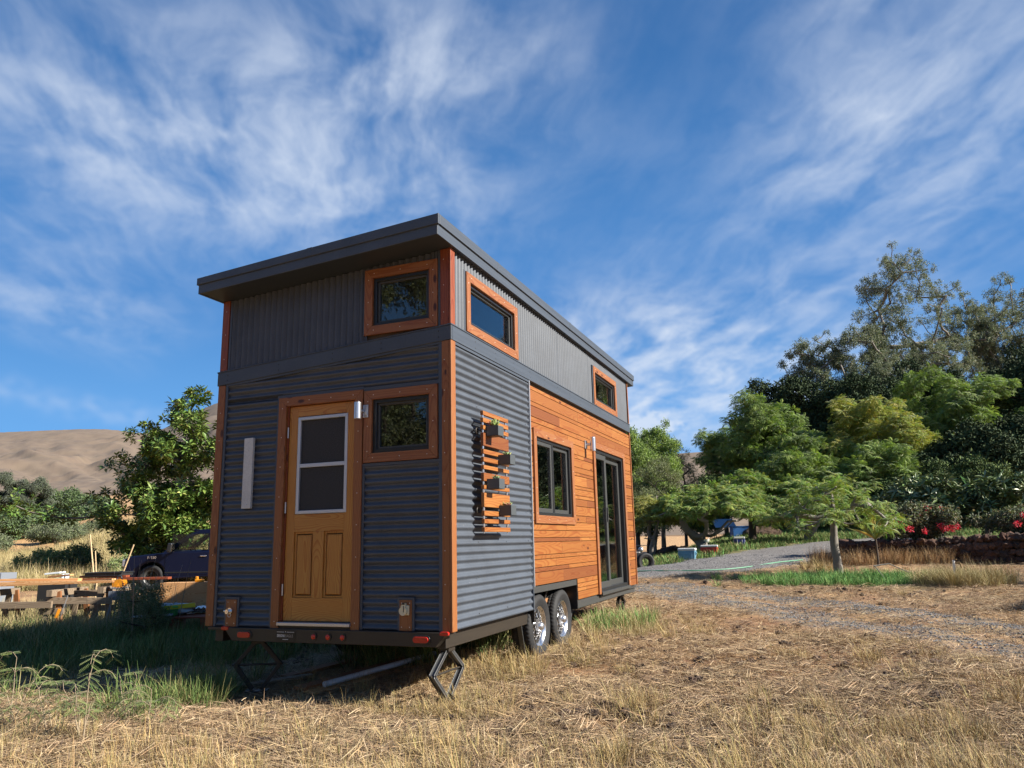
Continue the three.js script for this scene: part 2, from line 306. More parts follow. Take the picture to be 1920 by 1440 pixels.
// ---------------------------------------------------------------- the tiny house on its trailer
const HY = 0.6;
const house = thing('tiny_house', 'slate grey and cedar tiny house on a double-axle trailer', 'tiny house', [0, HY, 0]);
const M = {
  slate: std({ color: lin(0.074, 0.089, 0.114), roughness: 0.55, map: wearTex, bumpMap: fineBump, bumpScale: 0.0006 }),
  slateFlat: std({ color: lin(0.064, 0.080, 0.105), roughness: 0.5, map: wearTex }),
  black: std({ color: lin(0.014, 0.015, 0.017), roughness: 0.35 }),
  bronze: std({ color: lin(0.042, 0.044, 0.044), roughness: 0.4 }),
  glass: phys({ color: lin(0.86, 0.9, 0.88), transmission: 1, thickness: 0, roughness: 0.015, ior: 1.62 }),
  sheath: std({ color: lin(0.09, 0.075, 0.06), roughness: 0.9 }),
  inner: std({ color: lin(0.30, 0.21, 0.13), roughness: 0.75, map: cedarTex2 }),
  post: std({ color: lin(0.25, 0.130, 0.055), roughness: 0.55, map: cedarTex, bumpMap: cedarTex, bumpScale: 0.001 }),
  postRed: std({ color: lin(0.21, 0.068, 0.029), roughness: 0.5, map: cedarTex, bumpMap: cedarTex, bumpScale: 0.001 }),
  casing: std({ color: lin(0.25, 0.133, 0.066), roughness: 0.55, map: cedarTex2, bumpMap: cedarTex2, bumpScale: 0.001 }),
  door: std({ color: lin(0.44, 0.26, 0.075), roughness: 0.38, map: firTex, bumpMap: firTex, bumpScale: 0.0006 }),
  alu: std({ color: lin(0.50, 0.51, 0.53), roughness: 0.35, metalness: 0.7 }),
  screenFrame: std({ color: lin(0.50, 0.53, 0.57), roughness: 0.4, metalness: 0.4 }),
  screen: std({ color: lin(0.060, 0.060, 0.062), roughness: 0.8, map: gritTex }),
  steel: std({ color: lin(0.62, 0.62, 0.64), roughness: 0.28, metalness: 0.9 }),
  chrome: std({ color: lin(0.74, 0.74, 0.74), roughness: 0.24, metalness: 1 }),
  frame: std({ color: lin(0.030, 0.023, 0.016), roughness: 0.5, map: wearTex }),
  red: std({ color: lin(0.42, 0.018, 0.012), roughness: 0.2 }),
  screw: std({ color: lin(0.62, 0.58, 0.50), roughness: 0.4, metalness: 0.3 }),
  darkScrew: std({ color: lin(0.02, 0.022, 0.026), roughness: 0.4 }),
  rubber: std({ color: lin(0.024, 0.024, 0.026), roughness: 0.75, map: gritTex }),
  cream: std({ color: lin(0.62, 0.55, 0.36), roughness: 0.45 }),
  greyBoard: std({ color: lin(0.66, 0.67, 0.65), roughness: 0.6, map: wearTex }),
};
const plankMats = [[0.280, 0.150, 0.050], [0.250, 0.125, 0.039], [0.310, 0.175, 0.062], [0.215, 0.100, 0.033], [0.272, 0.140, 0.045], [0.178, 0.078, 0.029], [0.298, 0.164, 0.057]]
  .map((c, i) => std({ color: lin(...c), roughness: 0.5, map: i % 2 ? cedarTex : cedarTex2, bumpMap: i % 2 ? cedarTex : cedarTex2, bumpScale: 0.0012 }));

const HW = 2.55, HL = 6.68;
const onLine = (x0, y0, x1, y1) => (x) => y0 + (y1 - y0) * (x - x0) / (x1 - x0);
const bandLow = onLine(-HW, 2.263, 0, 2.435), bandTop = onLine(-HW, 2.391, 0, 2.565), eave = onLine(-2.57, 3.128, 0.035, 3.287), roofTop = onLine(-2.57, 3.28, 0.035, 3.463);

// faces: 'front' h = x, outward +z; 'side' h = -z, outward +x
function prism(face, pts, o0, o1, bevel = 0.003, holes = []) {
  const s = new THREE.Shape(pts.map(([h, y]) => new THREE.Vector2(h, y)));
  for (const q of holes) s.holes.push(new THREE.Path(q.map(([h, y]) => new THREE.Vector2(h, y))));
  const g = new THREE.ExtrudeGeometry(s, { depth: o1 - o0 - 2 * bevel, bevelEnabled: bevel > 0, bevelThickness: bevel, bevelSize: bevel, bevelOffset: -bevel, bevelSegments: 1 });
  g.translate(0, 0, o0 + bevel);
  if (face === 'side') g.rotateY(Math.PI / 2);
  return g;
}
function fbox(face, h0, h1, y0, y1, o0, o1, r = 0.003) {
  const c = [(h0 + h1) / 2, (y0 + y1) / 2, (o0 + o1) / 2];
  return face === 'front' ? bx(h1 - h0, y1 - y0, o1 - o0, ...c, r) : bx(o1 - o0, y1 - y0, h1 - h0, c[2], c[1], -c[0], r);
}
const rect = (h0, h1, y0, y1) => [[h0, y0], [h1, y0], [h1, y1], [h0, y1]];
const alongAxis = (face) => (face === 'front' ? 0 : 2);
let woodSeed = 1;
const wood = (g, axis) => grainUV(g, axis, woodSeed++);

// corrugated sheet: real waves, rows lying ('H') or standing ('V'), trimmed to the lines lo(h) and hi(h)
function corrugated(face, h0, h1, lo, hi, way, pitch = 0.0678, amp = 0.0112, o = -0.022) {
  const pos = [], idx = [], uv = [], put = (h, y, e) => { if (face === 'front') pos.push(h, y, e); else pos.push(e, y, -h); uv.push(h, y); };
  const wave = (t) => o + amp * Math.sin(2 * Math.PI * t / pitch), hs = [], L = typeof lo === 'function' ? lo : () => lo, U = typeof hi === 'function' ? hi : () => hi;
  let rows, ys = null;
  if (way === 'H') {
    const n = Math.max(1, Math.ceil((h1 - h0) / 0.12)); for (let i = 0; i <= n; i++) hs.push(h0 + (h1 - h0) * i / n);
    ys = []; const a = Math.min(L(h0), L(h1)), b = Math.max(U(h0), U(h1)), st = pitch / 10; ys.push(a); for (let y = Math.ceil(a / st) * st; y < b; y += st) if (y > a + 1e-4) ys.push(y); ys.push(b);
    for (const h of hs) for (const y of ys) { const q = clamp(y, L(h), U(h)); put(h, q, wave(q)); }
    rows = ys.length;
  } else {
    const st = pitch / 10; for (let h = h0; h < h1; h += st) hs.push(h); hs.push(h1);
    rows = 7; for (const h of hs) for (let j = 0; j < rows; j++) put(h, lerp(L(h), U(h), j / (rows - 1)), wave(h));
  }
  for (let i = 0; i < hs.length - 1; i++) for (let j = 0; j < rows - 1; j++) { const a = i * rows + j, b = a + rows; if (face === 'front') idx.push(a, b, b + 1, a, b + 1, a + 1); else idx.push(a, b, b + 1, a, b + 1, a + 1); }
  const g = new THREE.BufferGeometry(); g.setAttribute('position', new THREE.Float32BufferAttribute(pos, 3)); g.setAttribute('uv', new THREE.Float32BufferAttribute(uv, 2)); g.setIndex(idx); g.computeVertexNormals(); return g;
}
const screwHead = (face, h, y, o, r = 0.0046) => { const g = new THREE.SphereGeometry(r, 8, 5); g.scale(1, 1, 0.45); if (face === 'side') { g.rotateY(Math.PI / 2); return g.translate(o, y, -h); } return g.translate(h, y, o); };
function screws(list, mat, parent) { const m = part('screws', merge(list), mat, parent); m.userData.kind = 'stuff'; return m; }

// --- shell, with real openings
const openings = { low: [-0.785, -0.212, 1.492, 1.972], up: [-0.80, -0.21, 2.65, 3.115], big: [2.085, 3.355, 0.975, 1.838], glassDoor: [4.47, 6.065, 0.03, 1.95], sideA: [0.405, 1.52, 2.672, 3.082], sideB: [4.64, 5.785, 2.662, 3.068] };
part('wall', prism('front', [[-HW + 0.05, 0.005], [-0.05, 0.005], [-0.05, eave(-0.05) - 0.005], [-HW + 0.05, eave(-HW + 0.05) - 0.005]], -0.145, -0.045, 0, [rect(...openings.low), rect(...openings.up), rect(-1.72, -0.96, 0.06, 2.0)]), M.sheath, house);
part('wall', prism('side', [[0.15, 0.005], [1.93, 0.005], [1.93, 0.24], [3.48, 0.24], [3.48, 0.005], [HL - 0.05, 0.005], [HL - 0.05, 3.27], [0.15, 3.27]], -0.145, -0.045, 0, [rect(...openings.big), rect(openings.glassDoor[0], openings.glassDoor[1], 0.03, 1.95), rect(...openings.sideA), rect(...openings.sideB)]), M.sheath, house);
part('wall', raw(0.1, 3.1, HL - 0.3, -HW + 0.1, 1.56, -HL / 2), M.slateFlat, house);
part('wall', prism('front', [[-HW + 0.16, 0.005], [-0.16, 0.005], [-0.16, eave(-0.16) - 0.005], [-HW + 0.16, eave(-HW + 0.16) - 0.005]], -HL + 0.03, -HL + 0.13, 0), M.slateFlat, house);
part('floor', raw(HW - 0.32, 0.05, HL - 0.35, -HW / 2, 0.035, -HL / 2), M.inner, house);
part('wheel_well', merge([raw(0.02, 0.36, 1.53, -0.42, 0.06, -2.705), raw(0.38, 0.02, 1.53, -0.235, 0.25, -2.705), raw(0.4, 0.36, 0.02, -0.22, 0.06, -3.468), raw(0.4, 0.36, 0.02, -0.22, 0.06, -1.945)]), M.black, house);

// --- corrugated cladding, sheet lapped over sheet
function sheets(face, h0, h1, lo, hi, way, pitch = 0.0678, amp = 0.0112) {
  const L = typeof lo === 'function' ? lo : () => lo, U = typeof hi === 'function' ? hi : () => hi, step = pitch * 10; let k = 0;
  if (way === 'V') { for (let a = h0; a < h1 - 0.02; a += step, k++) { let b = a + step + pitch * 0.6; if (b > h1 - 0.15) { b = h1; } part('corrugated_sheet', corrugated(face, a, b, L, U, way, pitch, amp, -0.0225 + (k % 2) * 0.002), M.slate, house); if (b === h1) break; } return; }
  const bottom = Math.min(L(h0), L(h1)), top = Math.max(U(h0), U(h1));
  for (let n = Math.floor(bottom / step); n * step < top - 0.02; n++) { const a = n * step, b = a + step + pitch * 0.6; part('corrugated_sheet', corrugated(face, h0, h1, (h) => clamp(a, L(h), U(h)), (h) => clamp(b, L(h), U(h)), way, pitch, amp, -0.0225 + (Math.abs(n) % 2) * 0.002), M.slate, house); }
}
const H = 'H', Vv = 'V';
sheets('front', -2.46, -1.785, 0.004, 2.12, H);
sheets('front', -2.46, -0.092, (x) => 2.06, (x) => bandLow(x) + 0.05, H);
sheets('front', -0.895, -0.092, 0.004, 1.43, H);
sheets('front', -2.455, -0.86, (x) => bandTop(x) - 0.03, (x) => eave(x) - 0.004, Vv, 0.0678, 0.0125);
sheets('front', -0.86, -0.15, 3.17, (x) => eave(x) - 0.004, Vv, 0.0678, 0.0125);
sheets('side', 0.088, 1.925, 0.004, 2.46, H);
sheets('side', 0.088, 0.33, 2.55, 3.283, Vv, 0.0678, 0.0125);
sheets('side', 0.33, 1.60, 3.14, 3.283, Vv, 0.0678, 0.0125);
sheets('side', 1.595, 4.57, 2.55, 3.283, Vv, 0.0678, 0.0125);
sheets('side', 4.57, 5.86, 3.12, 3.283, Vv, 0.0678, 0.0125);
sheets('side', 5.855, 6.60, 2.55, 3.283, Vv, 0.0678, 0.0125);
{
  const list = []; // painted fixings in rows along the waves of the side sheet
  for (const h of [0.55, 1.2, 1.8]) for (let y = 0.1; y < 2.4; y += 0.3048) list.push(screwHead('side', h, y - 0.005, -0.011, 0.006));
  screws(list, M.darkScrew, house);
}
// --- folded edge trims of the sheets
const trim = (face, h0, h1, y0, y1, o0 = -0.034, o1 = -0.006) => part('edge_trim', fbox(face, h0, h1, y0, y1, o0, o1, 0.002), M.slateFlat, house);
trim('front', -2.462, -2.432, 0, 2.262); trim('front', -0.126, -0.092, 0, 2.425); trim('front', -2.455, -2.43, 2.40, 3.13); trim('front', -0.128, -0.105, 2.56, 3.275); trim('front', -0.158, -0.134, 2.555, 3.27);
trim('front', -1.828, -1.800, 0, 2.10); trim('front', -0.882, -0.858, 0, 1.402); trim('front', -0.905, -0.09, 1.378, 1.404, -0.034, -0.004); trim('front', -1.828, -0.882, 2.072, 2.1, -0.034, -0.005); trim('front', -0.88, -0.09, 2.055, 2.09, -0.034, -0.004);
trim('front', -0.90, -0.872, 2.575, 3.19);
part('edge_trim', prism('front', [[-2.46, bandLow(-2.46) - 0.022], [-0.09, bandLow(-0.09) - 0.022], [-0.09, bandLow(-0.09) + 0.01], [-2.46, bandLow(-2.46) + 0.01]], -0.03, -0.004, 0.002), M.slateFlat, house);
trim('side', 0.285, 0.318, 2.56, 3.17); trim('side', 4.528, 4.556, 2.56, 3.155, -0.03, -0.001); trim('side', 0.085, 1.93, 2.408, 2.44, -0.03, -0.002); trim('side', 1.9, 1.918, 0.0, 0.235, -0.03, -0.005);
part('edge_trim', fbox('side', 1.928, 1.946, 0.232, 2.436, -0.03, -0.001, 0.002), M.alu, house);
part('edge_trim', fbox('side', 1.95, 3.46, 0.165, 0.232, -0.05, -0.022, 0.003), M.bronze, house);

// --- belt band
part('belt_band', prism('front', [[-HW - 0.012, bandLow(-HW)], [0.006, bandLow(0)], [0.006, bandTop(0)], [-HW - 0.012, bandTop(-HW)]], -0.03, 0.006), M.slateFlat, house);
part('belt_band', fbox('side', -0.005, HL + 0.004, 2.435, 2.565, -0.03, 0.006), M.slateFlat, house);
part('belt_flashing', prism('front', [[-HW - 0.016, bandTop(-HW)], [0.01, bandTop(0)], [0.01, bandTop(0) + 0.011], [-HW - 0.016, bandTop(-HW) + 0.011]], -0.03, 0.012, 0.002), M.slateFlat, house);
part('belt_flashing', fbox('side', -0.009, HL + 0.006, 2.566, 2.577, -0.03, 0.012, 0.002), M.slateFlat, house);
{
  const list = []; for (const x of [-2.44, -1.83, -1.22, -0.70, -0.12]) for (const k of [0.3, 0.72]) list.push(screwHead('front', x, lerp(bandLow(x), bandTop(x), k), 0.006, 0.0075));
  for (let h = 0.5; h < 6.6; h += 0.48) for (const y of [2.47, 2.53]) list.push(screwHead('side', h, y, 0.006, 0.0065));
  screws(list, M.darkScrew, house);
}

// --- corner posts
function post(h0, h1, y0, y1, mat = M.post) { part('corner_post', wood(fbox('front', h0, h1, y0, y1, -0.05, 0.0, 0.004), 1), mat, house); }
post(-HW, -2.463, 0, bandLow(-2.5) - 0.004); post(-HW + 0.004, -2.462, bandTop(-2.5) + 0.014, eave(-2.5) - 0.002, M.postRed);
post(-0.092, -0.022, 0, bandLow(-0.05) - 0.002); post(-0.102, -0.022, bandTop(-0.05) + 0.012, eave(-0.1) - 0.002, M.postRed);
part('corner_post', wood(fbox('side', -0.001, 0.087, -0.004, 2.433, -0.021, 0.001, 0.004), 1), M.post, house);
part('corner_post', wood(fbox('side', -0.001, 0.086, 2.579, 3.283, -0.021, 0.001, 0.004), 1), M.postRed, house);
part('corner_post', wood(fbox('side', HL - 0.035, HL, -0.016, 2.433, -0.035, 0.002, 0.003), 1), M.casing, house);
part('corner_post', wood(fbox('side', HL - 0.035, HL, 2.578, 3.28, -0.035, 0.002, 0.003), 1), M.casing, house);
{
  const list = []; for (let y = 0.1; y < 2.3; y += 0.27) { list.push(screwHead('front', -0.066, y, 0.0)); if (y < 2.2) list.push(screwHead('front', -2.505, y, 0.0)); }
  for (const y of [2.63, 2.88, 3.12]) { list.push(screwHead('front', -0.07, y + 0.06, 0)); list.push(screwHead('front', -2.5, y - 0.1, 0)); }
  screws(list, M.screw, house);
}

// --- shed roof with a folded metal cap
part('roof', prism('front', [[-2.555, eave(-2.555) + 0.012], [0.022, eave(0.022) + 0.012], [0.022, roofTop(0.022) - 0.004], [-2.555, roofTop(-2.555) - 0.004]], -6.985, 0.302, 0), M.slateFlat, house);
part('soffit', prism('front', [[-2.555, eave(-2.555)], [0.018, eave(0.018)], [0.018, eave(0.018) + 0.011], [-2.555, eave(-2.555) + 0.011]], -6.98, 0.298, 0), std({ color: lin(0.035, 0.042, 0.052), roughness: 0.5 }), house);
const slope = (lo, hi, o0, o1) => prism('front', [[-2.57, lo(-2.57)], [0.035, lo(0.035)], [0.035, hi(0.035)], [-2.57, hi(-2.57)]], o0, o1, 0.003);
part('fascia', slope((x) => eave(x) - 0.006, (x) => eave(x) + 0.088, 0.301, 0.317), M.slateFlat, house);
part('roof_cap', prism('front', [[-2.585, eave(-2.57) + 0.082], [0.052, eave(0.035) + 0.084], [0.052, roofTop(0.052)], [-2.585, roofTop(-2.585)]], 0.303, 0.332, 0.003), M.slateFlat, house);
part('fascia', fbox('side', -0.315, 6.985, eave(0.035) - 0.006, eave(0.035) + 0.088, 0.022, 0.037, 0.003), M.slateFlat, house);
part('roof_cap', fbox('side', -0.302, 7.0, eave(0.035) + 0.086, roofTop(0.04), 0.024, 0.053, 0.003), M.slateFlat, house);
for (const h of [0.95, 3.35, 5.75]) part('cap_joint', fbox('side', h, h + 0.06, eave(0.035) + 0.085, roofTop(0.04) + 0.001, 0.03, 0.0545, 0.001), M.slateFlat, house);
part('cap_joint', prism('front', [[-1.3, roofTop(-1.3) - 0.075], [-1.24, roofTop(-1.24) - 0.075], [-1.24, roofTop(-1.24) + 0.001], [-1.3, roofTop(-1.3) + 0.001]], 0.31, 0.3335, 0.001), M.slateFlat, house);
part('fascia', raw(0.02, 0.15, 7.29, -2.567, 3.2, -3.335), M.slateFlat, house);
part('fascia', slope((x) => eave(x) - 0.004, (x) => roofTop(x) - 0.002, -7.004, -6.986), M.slateFlat, house);

// --- mitred casings, frames and panes
function casing(face, h0, h1, y0, y1, w, parent, mat = M.casing, o = 0.008, sides = 'lrtb') {
  const ax = alongAxis(face), put = (pts, a) => part('casing_board', wood(prism(face, pts, -0.03, o, 0.003), a), mat, parent);
  const yb = sides.includes('b') ? y0 + w : y0;
  if (sides.includes('l')) put([[h0, y0], [h0 + w, yb], [h0 + w, y1 - w], [h0, y1]], 1);
  if (sides.includes('r')) put([[h1 - w, yb], [h1, y0], [h1, y1], [h1 - w, y1 - w]], 1);
  if (sides.includes('t')) put([[h0 + w, y1 - w], [h1 - w, y1 - w], [h1, y1], [h0, y1]], ax);
  if (sides.includes('b')) put([[h0, y0], [h1, y0], [h1 - w, y0 + w], [h0 + w, y0 + w]], ax);
  const list = [], nh = Math.max(2, Math.round((h1 - h0) / 0.36) + 1), nv = Math.max(2, Math.round((y1 - y0) / 0.3) + 1);
  for (let i = 0; i < nh; i++) { const h = lerp(h0 + w * 1.2, h1 - w * 1.2, i / (nh - 1)); list.push(screwHead(face, h, y1 - w / 2, o)); if (sides.includes('b')) list.push(screwHead(face, h, y0 + w / 2, o)); }
  for (let i = 0; i < nv; i++) { const y = lerp(y0 + w * (sides.includes('b') ? 1.2 : 0.8), y1 - w * 1.2, i / (nv - 1)); list.push(screwHead(face, h0 + w / 2, y, o), screwHead(face, h1 - w / 2, y, o)); }
  screws(list, M.screw, parent);
}
const ring = (face, h0, h1, y0, y1, w, o0, o1, b = 0.003) => prism(face, rect(h0, h1, y0, y1), o0, o1, b, [rect(h0 + w, h1 - w, y0 + w, y1 - w)]);
function fixedWindow(face, outer, open, cw, label) {
  const g = sub('window', house); if (label) g.userData.label = label;
  casing(face, ...outer, cw, g);
  const [h0, h1, y0, y1] = open, e = 0.004;
  part('frame', ring(face, h0 - 0.02, h1 + 0.02, y0 - 0.02, y1 + 0.02, 0.055, -0.075, -0.018), M.black, g);
  part('sash', ring(face, h0 + 0.02, h1 - 0.02, y0 + 0.02, y1 - 0.02, 0.034, -0.07, -0.04), M.bronze, g);
  part('pane', fbox(face, h0 + 0.045, h1 - 0.045, y0 + 0.045, y1 - 0.045, -0.062, -0.058, 0.001), M.glass, g);
  return g;
}
fixedWindow('front', [-0.868, -0.132, 1.409, 2.053], openings.low, 0.082);
fixedWindow('front', [-0.882, -0.13, 2.570, 3.196], openings.up, 0.084);
fixedWindow('side', [0.319, 1.603, 2.588, 3.164], openings.sideA, 0.086);
fixedWindow('side', [4.556, 5.868, 2.580, 3.150], openings.sideB, 0.083);
{ // the slider window in the planking
  const g = sub('window', house); g.userData.label = 'two-pane sliding window in the planking';
  casing('side', 2.0, 3.44, 0.888, 1.922, 0.088, g, M.casing, 0.012);
  const [h0, h1, y0, y1] = openings.big;
  part('frame', ring('side', h0 - 0.012, h1 + 0.012, y0 - 0.012, y1 + 0.012, 0.05, -0.09, -0.012), M.black, g);
  part('mullion', fbox('side', 2.66, 2.715, y0 + 0.03, y1 - 0.03, -0.085, -0.016), M.black, g);
  part('sash', ring('side', h0 + 0.03, 2.67, y0 + 0.032, y1 - 0.032, 0.05, -0.06, -0.022), M.bronze, g);
  part('sash', ring('side', 2.705, h1 - 0.03, y0 + 0.032, y1 - 0.032, 0.05, -0.08, -0.042), M.bronze, g);
  part('pane', fbox('side', h0 + 0.075, 2.625, y0 + 0.078, y1 - 0.078, -0.044, -0.04, 0.001), M.glass, g);
  part('pane', fbox('side', 2.75, h1 - 0.075, y0 + 0.078, y1 - 0.078, -0.064, -0.06, 0.001), M.glass, g);
}
{ // sliding glass door
  const g = sub('sliding_glass_door', house);
  casing('side', 4.375, 6.172, -0.014, 2.038, 0.09, g, M.casing, 0.012, 'lrt');
  part('frame', ring('side', 4.462, 6.085, 0.0, 1.955, 0.055, -0.12, -0.012), M.black, g);
  part('sash', ring('side', 4.50, 5.12, 0.05, 1.905, 0.082, -0.065, -0.025), M.bronze, g);
  part('sash', ring('side', 5.06, 6.04, 0.05, 1.905, 0.082, -0.105, -0.07), M.bronze, g);
  part('pane', fbox('side', 4.575, 5.045, 0.125, 1.83, -0.048, -0.043, 0.001), M.glass, g);
  part('pane', fbox('side', 5.135, 5.965, 0.125, 1.83, -0.09, -0.085, 0.001), M.glass, g);
  part('threshold', fbox('side', 4.46, 6.09, -0.03, 0.012, -0.11, 0.03), M.bronze, g);
  part('handle', fbox('side', 5.055, 5.075, 0.95, 1.15, -0.025, -0.005), M.bronze, g);
}

// --- timber siding, board by board
{
  const low = [0.096, 0.043, 0.052, 0.060], up = [0.135, 0.048, 0.085, 0.046, 0.137, 0.045, 0.08, 0.1, 0.085, 0.12, 0.09, 0.045, 0.08, 0.04, 0.13, 0.04, 0.072, 0.11, 0.05, 0.125, 0.085, 0.06, 0.12, 0.05, 0.13, 0.045];
  const r = rngOf(4242); let y = -0.012, last = -1;
  for (const w of [...low, ...up]) {
    let y1 = y + w; if (y > 2.43) break; y1 = Math.min(y1, 2.434);
    const mid = (y + y1) / 2; let spans = [[1.948, HL - 0.037]];
    const cut = (a, b) => { spans = spans.flatMap(([p, q]) => (b <= p || a >= q ? [[p, q]] : [[p, a], [b, q]].filter(([m, n]) => n - m > 0.05))); };
    if (mid < 0.236) cut(0, 3.475);
    if (mid > 0.93 && mid < 1.88) cut(2.03, 3.41);
    if (mid < 1.99) cut(4.40, 6.15);
    for (const [p, q] of spans) {
      const cuts = [p]; if (q - p > 2.4) { let c = p + 0.7 + r() * 1.4; while (c < q - 0.6) { cuts.push(c); c += 1.1 + r() * 1.6; } } else if (q - p > 0.8 && r() < 0.3) cuts.push(p + (0.3 + 0.4 * r()) * (q - p)); cuts.push(q);
      for (let i = 0; i < cuts.length - 1; i++) {
        let m = Math.floor(r() * plankMats.length); if (m === last) m = (m + 2) % plankMats.length; last = m;
        const o = -0.014 + r() * 0.004; part('plank', wood(fbox('side', cuts[i] + 0.001, cuts[i + 1] - 0.001, y + 0.0026, y1 - 0.0026, -0.04, o, 0.0035), 2), plankMats[m], house);
      }
    }
    y = y1;
  }
}

// --- entry door
{
  const d = sub('entry_door', house); d.userData.label = 'golden fir door with screened upper light';
  casing('front', -1.802, -0.88, -0.014, 2.072, 0.085, d, M.post, 0.008, 'lrt');
  const x0 = -1.697, x1 = -0.983, y0 = 0.059, y1 = 1.982, f = -0.03, b = -0.072;
  const pc = (n, h0, h1, a, c, ax, o = f) => part(n, wood(fbox('front', h0, h1, a, c, b, o, 0.0025), ax), M.door, d);
  pc('stile', x0, x0 + 0.092, y0, y1, 1); pc('stile', x1 - 0.092, x1, y0, y1, 1);
  pc('rail', x0 + 0.092, x1 - 0.092, 1.885, y1, 0); pc('rail', x0 + 0.092, x1 - 0.092, 0.83, 0.985, 0); pc('rail', x0 + 0.092, x1 - 0.092, y0, 0.255, 0);
  pc('mullion', -1.395, -1.285, 0.255, 0.83, 1);
  for (const [a, c] of [[x0 + 0.092, -1.395], [-1.285, x1 - 0.092]]) {
    part('panel', wood(prism('front', rect(a + 0.028, c - 0.028, 0.283, 0.802), b, f - 0.006, 0.008), 1), M.door, d);
    part('moulding', wood(ring('front', a, c, 0.255, 0.83, 0.02, b, f - 0.012, 0.004), 1), M.door, d);
  }
  part('screen_frame', merge([ring('front', -1.60, -1.055, 0.988, 1.878, 0.03, -0.06, f + 0.006, 0.003), fbox('front', -1.57, -1.085, 1.408, 1.442, -0.058, f + 0.004)]), M.screenFrame, d);
  part('insect_screen', fbox('front', -1.575, -1.08, 1.44, 1.855, -0.052, -0.045, 0.001), M.screen, d);
  part('insect_screen', fbox('front', -1.575, -1.08, 1.01, 1.41, -0.052, -0.045, 0.001), M.screen, d);
  part('jamb', merge([wood(fbox('front', -1.72, -1.70, 0.03, 2.0, -0.14, -0.02), 1), wood(fbox('front', -0.98, -0.96, 0.03, 2.0, -0.14, -0.02), 1), wood(fbox('front', -1.70, -0.98, 1.986, 2.0, -0.14, -0.02), 0)]), M.postRed, d);
  for (const y of [1.74, 1.05, 0.325]) part('hinge', merge([cyl(0.008, 0.1, -1.703, y, -0.018, 'y', 10), fbox('front', -1.716, -1.70, y - 0.048, y + 0.048, -0.03, -0.022, 0.001)]), M.alu, d);
  part('sill', fbox('front', -1.72, -0.962, 0.022, 0.05, -0.1, 0.03, 0.005), M.alu, d);
  part('kick_plate', fbox('front', -1.715, -0.965, -0.06, 0.022, -0.05, -0.004), M.frame, d);
  part('backing', raw(0.72, 1.9, 0.01, -1.34, 1.02, -0.085), M.black, d);
}
// --- wall fittings
{
  const s = sub('wall_sconce', house); s.userData.label = 'brushed cylinder light beside the entry door';
  part('backplate', merge([fbox('front', -0.868, -0.815, 1.81, 1.925, 0.008, 0.022), fbox('front', -0.85, -0.82, 1.83, 1.86, 0.02, 0.03)]), M.alu, s);
  part('arm', cyl(0.014, 0.07, -0.862, 1.866, 0.05, 'z', 12), M.alu, s);
  part('cylinder', new THREE.LatheGeometry([[0.001, 0], [0.024, 0], [0.026, 0.001], [0.03, 0], [0.031, 0.004], [0.031, 0.146], [0.029, 0.15], [0.026, 0.148], [0.001, 0.148]].map(([a, b]) => new THREE.Vector2(a, b)), 28).translate(-0.874, 1.79, 0.095), M.steel, s);
  const t = sub('wall_sconce', house); t.userData.label = 'brushed cylinder light beside the glass door';
  part('backplate', fbox('side', 3.995, 4.085, 1.895, 2.005, -0.012, 0.006), M.alu, t);
  part('arm', cyl(0.02, 0.07, 0.03, 1.95, -4.04, 'x', 12), M.screenFrame, t);
  part('cylinder', new THREE.LatheGeometry([[0.001, 0], [0.03, 0], [0.036, 0], [0.037, 0.005], [0.037, 0.185], [0.034, 0.19], [0.001, 0.188]].map(([a, b]) => new THREE.Vector2(a, b)), 28).translate(0.092, 1.86, -4.06), M.steel, t);
  const u = sub('mounting_board', house);
  part('board', wood(fbox('front', -2.181, -2.077, 1.057, 1.718, -0.012, 0.018, 0.003), 1), M.greyBoard, u);
  screws([[-2.13, 1.67], [-2.13, 1.60], [-2.125, 1.14], [-2.125, 1.09]].map(([x, y]) => screwHead('front', x, y, 0.018, 0.008)), M.alu, u);
  const inletBlock = (x0, x1, y1, nm, label) => { const g = sub('service_inlet', house); g.userData.label = label; part('block', wood(fbox('front', x0, x1, 0, y1, -0.03, 0.004), 1), M.post, g); part('surround', merge([fbox('front', x0 - 0.022, x0, 0, y1 + 0.02, -0.03, -0.001), fbox('front', x1, x1 + 0.022, 0, y1 + 0.02, -0.03, -0.001), fbox('front', x0, x1, y1, y1 + 0.02, -0.03, -0.001)]), M.slateFlat, g); screws([[x0 + 0.02, y1 - 0.025], [x1 - 0.02, y1 - 0.025], [x0 + 0.02, 0.03], [x1 - 0.02, 0.03]].map(([x, y]) => screwHead('front', x, y, 0.004)), M.screw, g); return g; };
  const a = inletBlock(-2.31, -2.19, 0.24, 'water', 'water inlet on a wooden block');
  part('valve', merge([cyl(0.028, 0.03, -2.243, 0.14, 0.018, 'z'), cyl(0.02, 0.05, -2.252, 0.135, 0.035, 'z'), cyl(0.01, 0.05, -2.262, 0.14, 0.05, 'x', 10)]), M.chrome, a);
  part('hose_loop', new THREE.TorusGeometry(0.018, 0.003, 6, 18).translate(-2.245, 0.105, 0.03), M.alu, a);
  const b = inletBlock(-0.488, -0.373, 0.247, 'power', 'cream power inlet on a wooden block');
  part('plate', fbox('front', -0.472, -0.392, 0.125, 0.205, 0.003, 0.018, 0.006), M.cream, b);
  part('lid', merge([cyl(0.036, 0.02, -0.44, 0.16, 0.026, 'z', 24), fbox('front', -0.455, -0.42, 0.19, 0.222, 0.003, 0.03, 0.004)]), M.cream, b);
  part('catch', merge([fbox('front', -0.45, -0.425, 0.21, 0.226, 0.028, 0.034), fbox('front', -0.435, -0.428, 0.15, 0.2, 0.034, 0.04)]), M.black, b);
}
